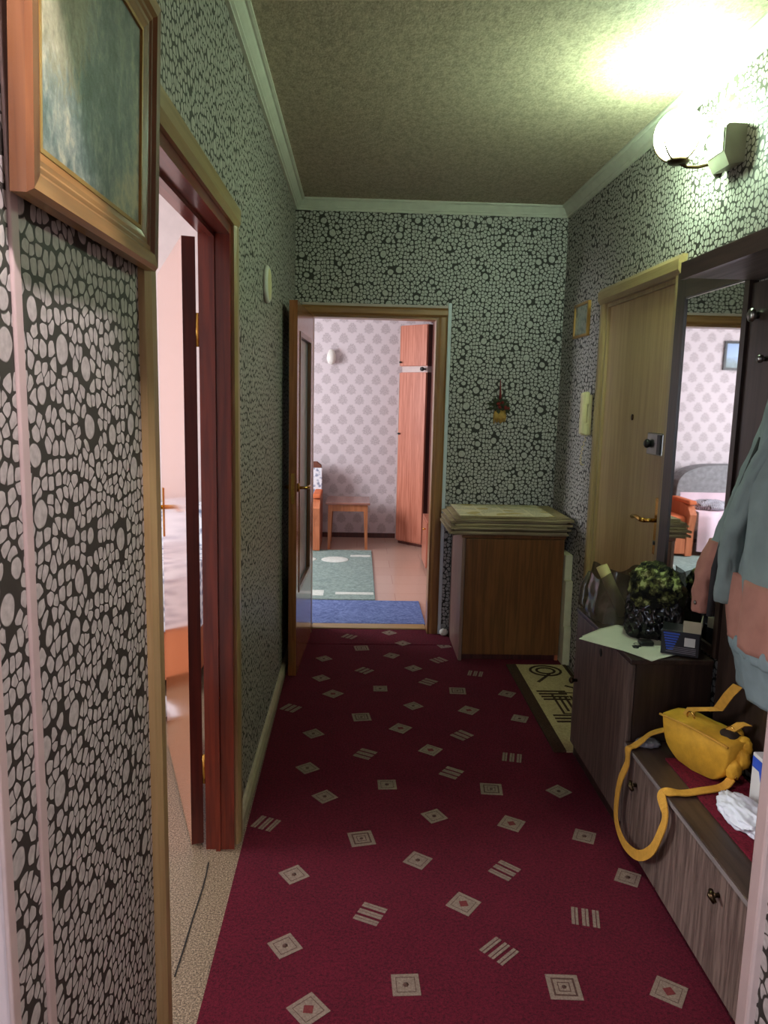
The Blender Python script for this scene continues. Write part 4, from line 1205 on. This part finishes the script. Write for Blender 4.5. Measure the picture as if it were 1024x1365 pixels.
# long strap: over the bench edge, hanging loop, back over the edge
XH = ex0 - .030
raw = [BP(-.004, .02, .075), at(893, 979, 'z', BZ + .050), at(870, 989, 'z', BZ + .025), at(852, 1000, 'z', BZ + .010)]
raw = [raw[0], Vector((.985, 2.318, BZ + .052)), Vector((.960, 2.325, BZ + .024)), Vector((.934, 2.325, ez + .010)), Vector((.912, 2.318, ez + .002))]
raw += [at(836, 1018, 'x', ex0 - .018), at(827, 1040, 'x', XH), at(822, 1068, 'x', XH), at(822, 1096, 'x', XH), at(832, 1124, 'x', XH), at(850, 1140, 'x', XH), at(868, 1134, 'x', XH), at(880, 1112, 'x', XH), at(887, 1088, 'x', ex0 - .024)]
raw += [Vector((.913, 2.040, ez - .002)), Vector((.938, 2.030, ez + .010)), Vector((.975, 2.028, ez + .008)), Vector((1.03, 2.035, BZ + .006)), Vector((1.10, 2.050, BZ + .010)), BP(BWD * 1.0, .01, .035)]
def spline(P_, n=6):
    out = []
    for i in range(len(P_) - 1):
        p0, p1, p2, p3 = P_[max(i - 1, 0)], P_[i], P_[i + 1], P_[min(i + 2, len(P_) - 1)]
        for k in range(n):
            t = k / n
            out.append(.5 * ((2 * p1) + (-p0 + p2) * t + (2 * p0 - 5 * p1 + 4 * p2 - p3) * t * t + (-p0 + 3 * p1 - 3 * p2 + p3) * t ** 3))
    return out + [P_[-1]]
path = spline(raw)
ws = []
for i, p in enumerate(path):
    t = (path[min(i + 1, len(path) - 1)] - path[max(i - 1, 0)]).normalized()
    nrm = Vector((-1, 0, 0)) if p.z < ez - .02 else (Vector((0, 0, 1)) if p.x > ex0 + .01 else Vector((-.7, 0, .7)))
    wv = t.cross(nrm)
    ws.append(wv)
for _ in range(6):
    ws = [(ws[max(i - 1, 0)] + ws[i] + ws[min(i + 1, len(ws) - 1)]) / 3 for i in range(len(ws))]
ws = [w_.normalized() * .032 for w_ in ws]
part('shoulder_strap', MB().ribbon(path, ws, .0035), 'yellow_strap', yb)

# plastic bags, carton on the bench
solo('white_plastic_bag', MB().lump((1.082, 1.890, BZ + .016), (.045, .088, .028), .42, 2.4, 5, 3, flat=BZ + .0004), 'white_bag', 'crumpled white plastic bag on the bench in front of the yellow bag', 'bag')
solo('grey_plastic_bag', MB().lump((.990, 2.350, ez + .010), (.034, .024, .013), .45, 2.6, 4, 6, flat=ez + .0004), 'grey_bag', 'small crumpled grey bag under the yellow strap against the shoe cabinet', 'bag')
wc = thing('white_carton', 'white carton with a blue band standing by the yellow bag', 'box', (1.180, 1.965, BZ))
part('carton_body', MB().rbox(1.150, 1.206, 1.925, 1.995, BZ, BZ + .150, .003), 'print_white', wc)
part('blue_band', MB().box(1.1490, 1.1500, 1.928, 1.992, BZ + .108, BZ + .140), 'blue_print', wc)
m = MB(); m.add([(1.149, 1.93, BZ + .108), (1.149, 1.955, BZ + .108), (1.149, 1.94, BZ + .075), (1.149, 1.932, BZ + .075), (1.150, 1.93, BZ + .108), (1.150, 1.955, BZ + .108), (1.150, 1.94, BZ + .075), (1.150, 1.932, BZ + .075)], [(0, 1, 2, 3), (7, 6, 5, 4), (0, 4, 5, 1), (1, 5, 6, 2), (2, 6, 7, 3), (3, 7, 4, 0)])
part('blue_tail', m, 'blue_print', wc)

# ------------------------------------------------------------------ wall lamp and door chime
wl_ = thing('wall_lamp', 'lit white glass globe wall lamp with dark bronze bracket', 'lamp', (1.2, 2.70, 2.28))
gc = Vector((1.090, 2.72, 2.425))
part('wall_rose', MB().lathe([(.045, 0), (.045, -.008), (.03, -.018), (.012, -.024)], (XR, 2.72, 2.34), 'x', 20), 'dark_bronze', wl_)
part('arm', MB().tube([(XR - .02, 2.72, 2.34), (1.16, 2.72, 2.325), (1.12, 2.72, 2.325), (1.095, 2.72, 2.338)], [.006, .006, .006, .008], 8), 'dark_bronze', wl_)
R_ = .086
prof = []
for k in range(17):
    a = -PI / 2 + .28 + (PI - .28 - .55) * k / 16
    prof.append((R_ * math.cos(a), R_ * math.sin(a)))
inner = [(r * .96, h) for r, h in reversed(prof)]
gm = MB(); n = 32
gl = [[(gc.x + r * math.cos(2 * PI * k / n), gc.y + r * math.sin(2 * PI * k / n), gc.z + h) for k in range(n)] for r, h in prof + inner]
gm.loft(gl, 0, True, False)
gobj = part('globe', gm, 'lamp_glass', wl_)
part('cup', MB().lathe([(.012, -.094), (.034, -.090), (.040, -.078), (.030, -.080), (.010, -.084)], gc, 'z', 20), 'dark_bronze', wl_)
for k, a in enumerate((2.6, 3.7, 5.2, .4)):
    pts = [gc + Vector((math.cos(a) * (R_ + .003) * math.cos(b), math.sin(a) * (R_ + .003) * math.cos(b), (R_ + .003) * math.sin(b))) for b in (-1.25, -1.0, -.75, -.5, -.25)]
    part('petal_wire', MB().tube(pts, [.004, .004, .0035, .003, .002], 6), 'dark_bronze', wl_)
bl = bpy.data.lights.new('wall_lamp_bulb', 'POINT')
bl.energy = 3; bl.color = (0.68, 1.0, 0.68); bl.shadow_soft_size = .03
bo = bpy.data.objects.new('wall_lamp_bulb', bl); COL.objects.link(bo); bo.parent = wl_
bo.location = gc + Vector((0, 0, .03)) - Vector(wl_.location)

ch = thing('door_chime', 'grey and cream plastic door chime box beside the wall lamp', 'door chime', (XR - .03, 2.60, 2.28))
cy0, cy1, cz0, cz1 = 2.545, 2.665, 2.285, 2.412
part('chime_body', MB().prism([(XR, cz0 + .012), (XR, cz1), (XR - .060, cz1), (XR - .070, cz1 - .010), (XR - .070, cz0 + .040), (XR - .050, cz0)], 'y', cy0, cy1), 'chime_grey', ch)
fc = part('chime_face', MB().box(XR - .074, XR - .070, cy0 + .006, cy1 - .004, cz0 + .042, cz1 - .012), 'chime_cream', ch)
for k in range(5):
    part('grille_slot', MB().box(XR - .0755, XR - .074, cy0 + .012, cy1 - .010, cz1 - .020 - k * .010, cz1 - .016 - k * .010), 'chime_grey', fc)

# ceiling lamp of the rear room
LXc, LYc = -.06, .56
cl = thing('ceiling_lamp', 'small white drum shaded ceiling lamp of the rear room', 'lamp', (LXc, LYc, H - .16))
part('canopy', MB().lathe([(.05, H), (.05, H - .015), (.02, H - .022)], (LXc, LYc, 0), 'z', 24), 'white_plastic', cl)
part('stem', MB().cyl((LXc, LYc, H - .02), (LXc, LYc, H - .06), .008, 10), 'brass', cl)
dm = MB()
prf = [(.012, H - .036), (.100, H - .040), (.104, H - .16), (.100, H - .16), (.096, H - .045), (.012, H - .042)]
dm.loft([[(LXc + r * math.cos(2 * PI * k / 28), LYc + r * math.sin(2 * PI * k / 28), h) for k in range(28)] for r, h in prf], 0, True, False)
part('drum_shade', dm, 'white_plastic', cl)
part('bulb_glass', MB().lathe([(.010, H - .060), (.016, H - .066), (.028, H - .085), (.028, H - .098), (.014, H - .112), (.002, H - .115)], (LXc, LYc, 0), 'z', 18), 'ceiling_lamp_glass', cl)
bl = bpy.data.lights.new('ceiling_lamp_bulb', 'POINT')
bl.energy = 52; bl.color = (1.0, 0.86, 0.92); bl.shadow_soft_size = .03
bo = bpy.data.objects.new('ceiling_lamp_bulb', bl); COL.objects.link(bo); bo.parent = cl
bo.location = (0, 0, .16 - .155)

# ------------------------------------------------------------------ living room
solo('blue_rug', MB().rbox(-.70, .47, 4.86, 5.44, 0, .014, .005), 'rug_blue', 'narrow blue rug just inside the living room doorway', 'rug')
tr = thing('teal_rug', 'grey-teal rug with white stripes in front of the table', 'rug', (-.9, 6.38, 0))
part('rug_field', MB().rbox(-2.0, .145, 5.465, 7.30, 0, .013, .004), 'rug_teal', tr)
part('rug_stripe', MB().box(-.16, .135, 5.60, 5.67, .013, .0145), 'rug_white', tr)
part('rug_stripe', MB().box(-.42, -.25, 5.56, 5.72, .013, .0145), 'rug_white', tr)
part('rug_stripe', MB().box(-.06, .13, 6.98, 7.06, .013, .0145), 'rug_white', tr)
part('rug_blotch', MB().lathe([(.13, .013), (.12, .0145)], (-.20, 6.85, 0), 'z', 18), 'rug_white', tr)
part('rug_blotch', MB().lathe([(.10, .013), (.09, .0145)], (-.47, 6.85, 0), 'z', 18), 'rug_white', tr)

tb_ = thing('side_table', 'small low wooden table with tapered legs against the damask wall', 'table', (-.09, 7.58, 0))
tx0, tx1, ty0, ty1, tz = -.315, .125, 7.36, 7.86, .475
part('table_top', MB().rbox(tx0, tx1, ty0, ty1, tz - .022, tz, .004), 'table_top', tb_)
part('apron', MB().box(tx0 + .05, tx1 - .05, ty0 + .03, ty0 + .045, tz - .09, tz - .022), 'table_wood', tb_)
part('apron', MB().box(tx0 + .05, tx1 - .05, ty1 - .045, ty1 - .03, tz - .09, tz - .022), 'table_wood', tb_)
part('apron', MB().box(tx0 + .03, tx0 + .045, ty0 + .05, ty1 - .05, tz - .09, tz - .022), 'table_wood', tb_)
part('apron', MB().box(tx1 - .045, tx1 - .03, ty0 + .05, ty1 - .05, tz - .09, tz - .022), 'table_wood', tb_)
for x in (tx0 + .045, tx1 - .045):
    for y in (ty0 + .045, ty1 - .045):
        dx_ = math.copysign(.012, x - (tx0 + tx1) / 2)
        part('leg', MB().loft([[(x + dx_ * k + a * r, y + b * r, z) for a, b in ((-1, -1), (1, -1), (1, 1), (-1, 1))] for z, r, k in ((0, .012, 1), (tz - .022, .022, 0))], smooth=False), 'table_wood', tb_)

ac = thing('orange_armchair', 'orange armchair with brown back beside the small table', 'armchair', (-.62, 7.5, 0))
for x0_, x1_ in ((-.43, -.365), (-.905, -.84)):
    part('arm', MB().prism([(7.22, .02), (7.78, .02), (7.80, .55), (7.60, .56), (7.24, .52), (7.17, .44), (7.21, .26)], 'x', x0_, x1_), 'orange_wood', ac)
    part('arm_pad', MB().rbox(x0_ - .006, x1_ + .006, 7.20, 7.64, .545 - .01, .575, .014, 3), 'orange_fabric', ac)
part('seat', MB().rbox(-.838, -.432, 7.23, 7.72, .22, .42, .04, 3, smooth=True), 'orange_fabric', ac)
part('front_board', MB().rbox(-.838, -.432, 7.22, 7.26, .04, .30, .008), 'orange_wood', ac)
part('backrest', MB().prism([(-.875, .40), (-.385, .40), (-.372, .70), (-.385, .80), (-.43, .835), (-.84, .835), (-.885, .80), (-.888, .70)], 'y', 7.76, 7.90), 'brown_fabric', ac)
part('back_cover', MB().rbox(-.50, -.37, 7.74, 7.765, .50, .78, .008), 'floral_throw', ac)

so = thing('grey_sofa', 'grey sofa with a rounded back and pale cover against the damask wall', 'sofa', (-1.55, 7.7, 0))
rings = []
xa, xb = -2.30, -.93
for i in range(2):
    y = (7.74, 7.98)[i]
    ring = [(xa, y, .1), (xb, y, .1)]
    for k in range(21):
        a = PI * k / 20
        ring.append(((xa + xb) / 2 + (xb - xa) / 2 * math.copysign(abs(math.cos(a)) ** .55, math.cos(a)), y, .55 + .34 * abs(math.sin(a)) ** .6))
    rings.append(ring)
part('backrest', MB().loft(rings, smooth=False), 'grey_fabric', so)
part('seat', MB().rbox(xa + .02, xb - .02, 7.28, 7.74, .25, .45, .05, 3, smooth=True), 'grey_fabric', so)
nn = 40
gr = []
for (y, z_) in ((7.735, .60), (7.72, .48), (7.66, .462), (7.40, .462), (7.27, .455), (7.245, .40), (7.24, .25), (7.235, .06)):
    gr.append([(xa + .04 + (xb - xa - .08) * k / nn, y - (.022 * math.sin(k * .9) * (1 if z_ < .43 else .15)), z_) for k in range(nn + 1)])
m = MB().loft(gr, 0, True, False, False)
part('seat_cover', m, 'sofa_cover', so)
solo('striped_cloth', MB().lump((-1.18, 7.47, .50), (.16, .13, .05), .4, 2.2, 4, 8, flat=.464), 'striped_cloth', 'crumpled dark and white striped cloth on the sofa', 'cloth')

# framed sea picture and small wall light on the far wall
sp2 = thing('sea_picture', 'small dark framed blue picture above the sofa', 'picture', (-1.68, YF, 1.90))
part('frame', MB().box(-1.90, -1.46, YF - .025, YF, 1.885, 1.91).box(-1.90, -1.46, YF - .025, YF, 2.165, 2.19).box(-1.90, -1.875, YF - .025, YF, 1.91, 2.165).box(-1.485, -1.46, YF - .025, YF, 1.91, 2.165), 'frame_black', sp2)
part('print', MB().box(-1.875, -1.485, YF - .012, YF, 1.91, 2.165), 'sea_print', sp2)
ws_ = thing('shell_light', 'small white shell shaped wall light on the damask wall', 'lamp', (-.30, YF, 1.83))
part('shade', MB().lathe([(.004, -.075), (.035, -.06), (.05, -.02), (.045, .03), (.025, .075), (.004, .085)], (-.30, YF - .055, 1.915), 'z', 18), 'white_plastic', ws_)
part('stem', MB().cyl((-.30, YF, 1.86), (-.30, YF - .05, 1.86), .010, 10), 'brass', ws_)

# wall unit, turned towards the room, and low cabinet beside it
wa = thing('tall_wardrobe', 'tall reddish wood wardrobe with top cupboard standing aslant in the living room corner', 'wardrobe', (.655, 7.515, 0), math.radians(-45))
# local: front face along -x direction (local x from -.36 to 0), normal -y ; depth along +y
part('lower_carcass', MB().box(-.355, 0, .020, .40, .03, 1.77, 0, {'+x': 1}), ['wardrobe_wood', 'wardrobe_dark'], wa, True)  # right side of both carcasses darker: its shade is put into the colour
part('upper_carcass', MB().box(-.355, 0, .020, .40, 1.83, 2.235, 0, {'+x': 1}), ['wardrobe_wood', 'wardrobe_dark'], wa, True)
part('middle_rail', MB().box(-.345, -.01, .03, .39, 1.77, 1.83), 'bead_pink', wa, True)
part('rail_knob', MB().lathe([(.010, .03), (.010, .0), (.022, -.012), (.018, -.03)], (-.04, 0, 1.80), 'y', 14), 'black_metal', wa, True)
part('plinth', MB().box(-.345, -.01, .03, .39, 0, .03), 'wardrobe_dark', wa, True)
dl = part('door', MB().rbox(-.352, -.003, 0, .019, .045, 1.765, .002), 'wardrobe_wood', wa, True)
du = part('door', MB().rbox(-.352, -.003, 0, .019, 1.835, 2.23, .002), 'wardrobe_wood', wa, True)
for d_, z_ in ((dl, 1.15), (du, 1.87)):
    part('knob', MB().lathe([(.006, 0), (.006, -.012), (.012, -.018), (.010, -.026)], (-.33, 0, z_), 'y', 12), 'black_metal', d_, True)
part('edge_strip', MB().box(-.362, -.355, 0, .02, .045, 1.765).box(-.362, -.355, 0, .02, 1.835, 2.23), 'bead_pink', wa, True)  # paler door edges: the light falling on them is put into the colour
bd = thing('tall_bookcase', 'dark brown tall bookcase beside the reddish wardrobe', 'bookcase', (.95, 7.2, 0))
part('side_panel', MB().box(.70, 1.18, 7.18, 7.20, 0, 2.25), 'wardrobe_dark', bd)
part('side_panel', MB().box(.94, 1.18, 7.60, 7.62, 0, 2.25), 'wardrobe_dark', bd)
part('front_panel', MB().box(.70, .72, 7.20, 7.44, 0, 2.25), 'wardrobe_dark', bd)
part('top', MB().box(.70, 1.18, 7.18, 7.62, 2.25, 2.27), 'wardrobe_dark', bd)
lc = thing('low_cabinet', 'low pinkish wood cabinet standing before the tall bookcase', 'cabinet', (.82, 6.55, 0))
part('carcass', MB().box(.618, 1.10, 6.42, 6.84, .03, .44), 'wardrobe_wood', lc)
part('top', MB().rbox(.605, 1.11, 6.41, 6.85, .44, .46, .003), 'wardrobe_wood', lc)
part('plinth', MB().box(.63, 1.09, 6.43, 6.83, 0, .03), 'wardrobe_dark', lc)
dd = part('door', MB().rbox(.603, .618, 6.425, 6.835, .04, .435, .002), 'wardrobe_wood', lc)
part('knob', MB().lathe([(.006, 0), (.006, -.012), (.011, -.018), (.010, -.026)], (.603, 6.48, .38), 'x', 12), 'brass', dd)
solo('peach_figurine', MB().lathe([(.028, 0), (.030, .010), (.016, .03), (.026, .055), (.018, .085), (.010, .09), (.016, .105), (.004, .125)], (.665, 6.47, .46), 'z', 14), 'orange_fabric', 'small peach vase-like figurine on the low pinkish cabinet', 'figurine')

# ------------------------------------------------------------------ side room
bed = thing('sofa_bed', 'wooden sofa bed under a pale blue floral throw in the side room', 'bed', (-1.5, 4.0, 0))
part('base', MB().box(-2.6, -.80, 3.62, 4.36, .09, .34), 'orange_wood', bed)
for x in (-2.5, -.90):
    for y in (3.70, 4.28):
        part('leg', MB().cyl((x, y, 0), (x, y, .09), .03, 10, 0, .024), 'wardrobe_dark', bed)
rings = []
for k, (y, z_) in enumerate(((3.60, .345), (3.595, .60), (3.62, .66), (3.70, .68), (4.10, .68), (4.18, .86), (4.28, .90), (4.36, .88), (4.37, .345))):
    rings.append((y, z_))
part('throw', MB().prism(rings, 'x', -2.62, -.78), 'floral_throw', bed)
solo('slipper', MB().lump((-.92, 3.40, .03), (.05, .12, .035), .15, 1.5, 3, 2, flat=.0005), 'white_bag', 'pale slipper on the side room floor beyond the door', 'slipper')
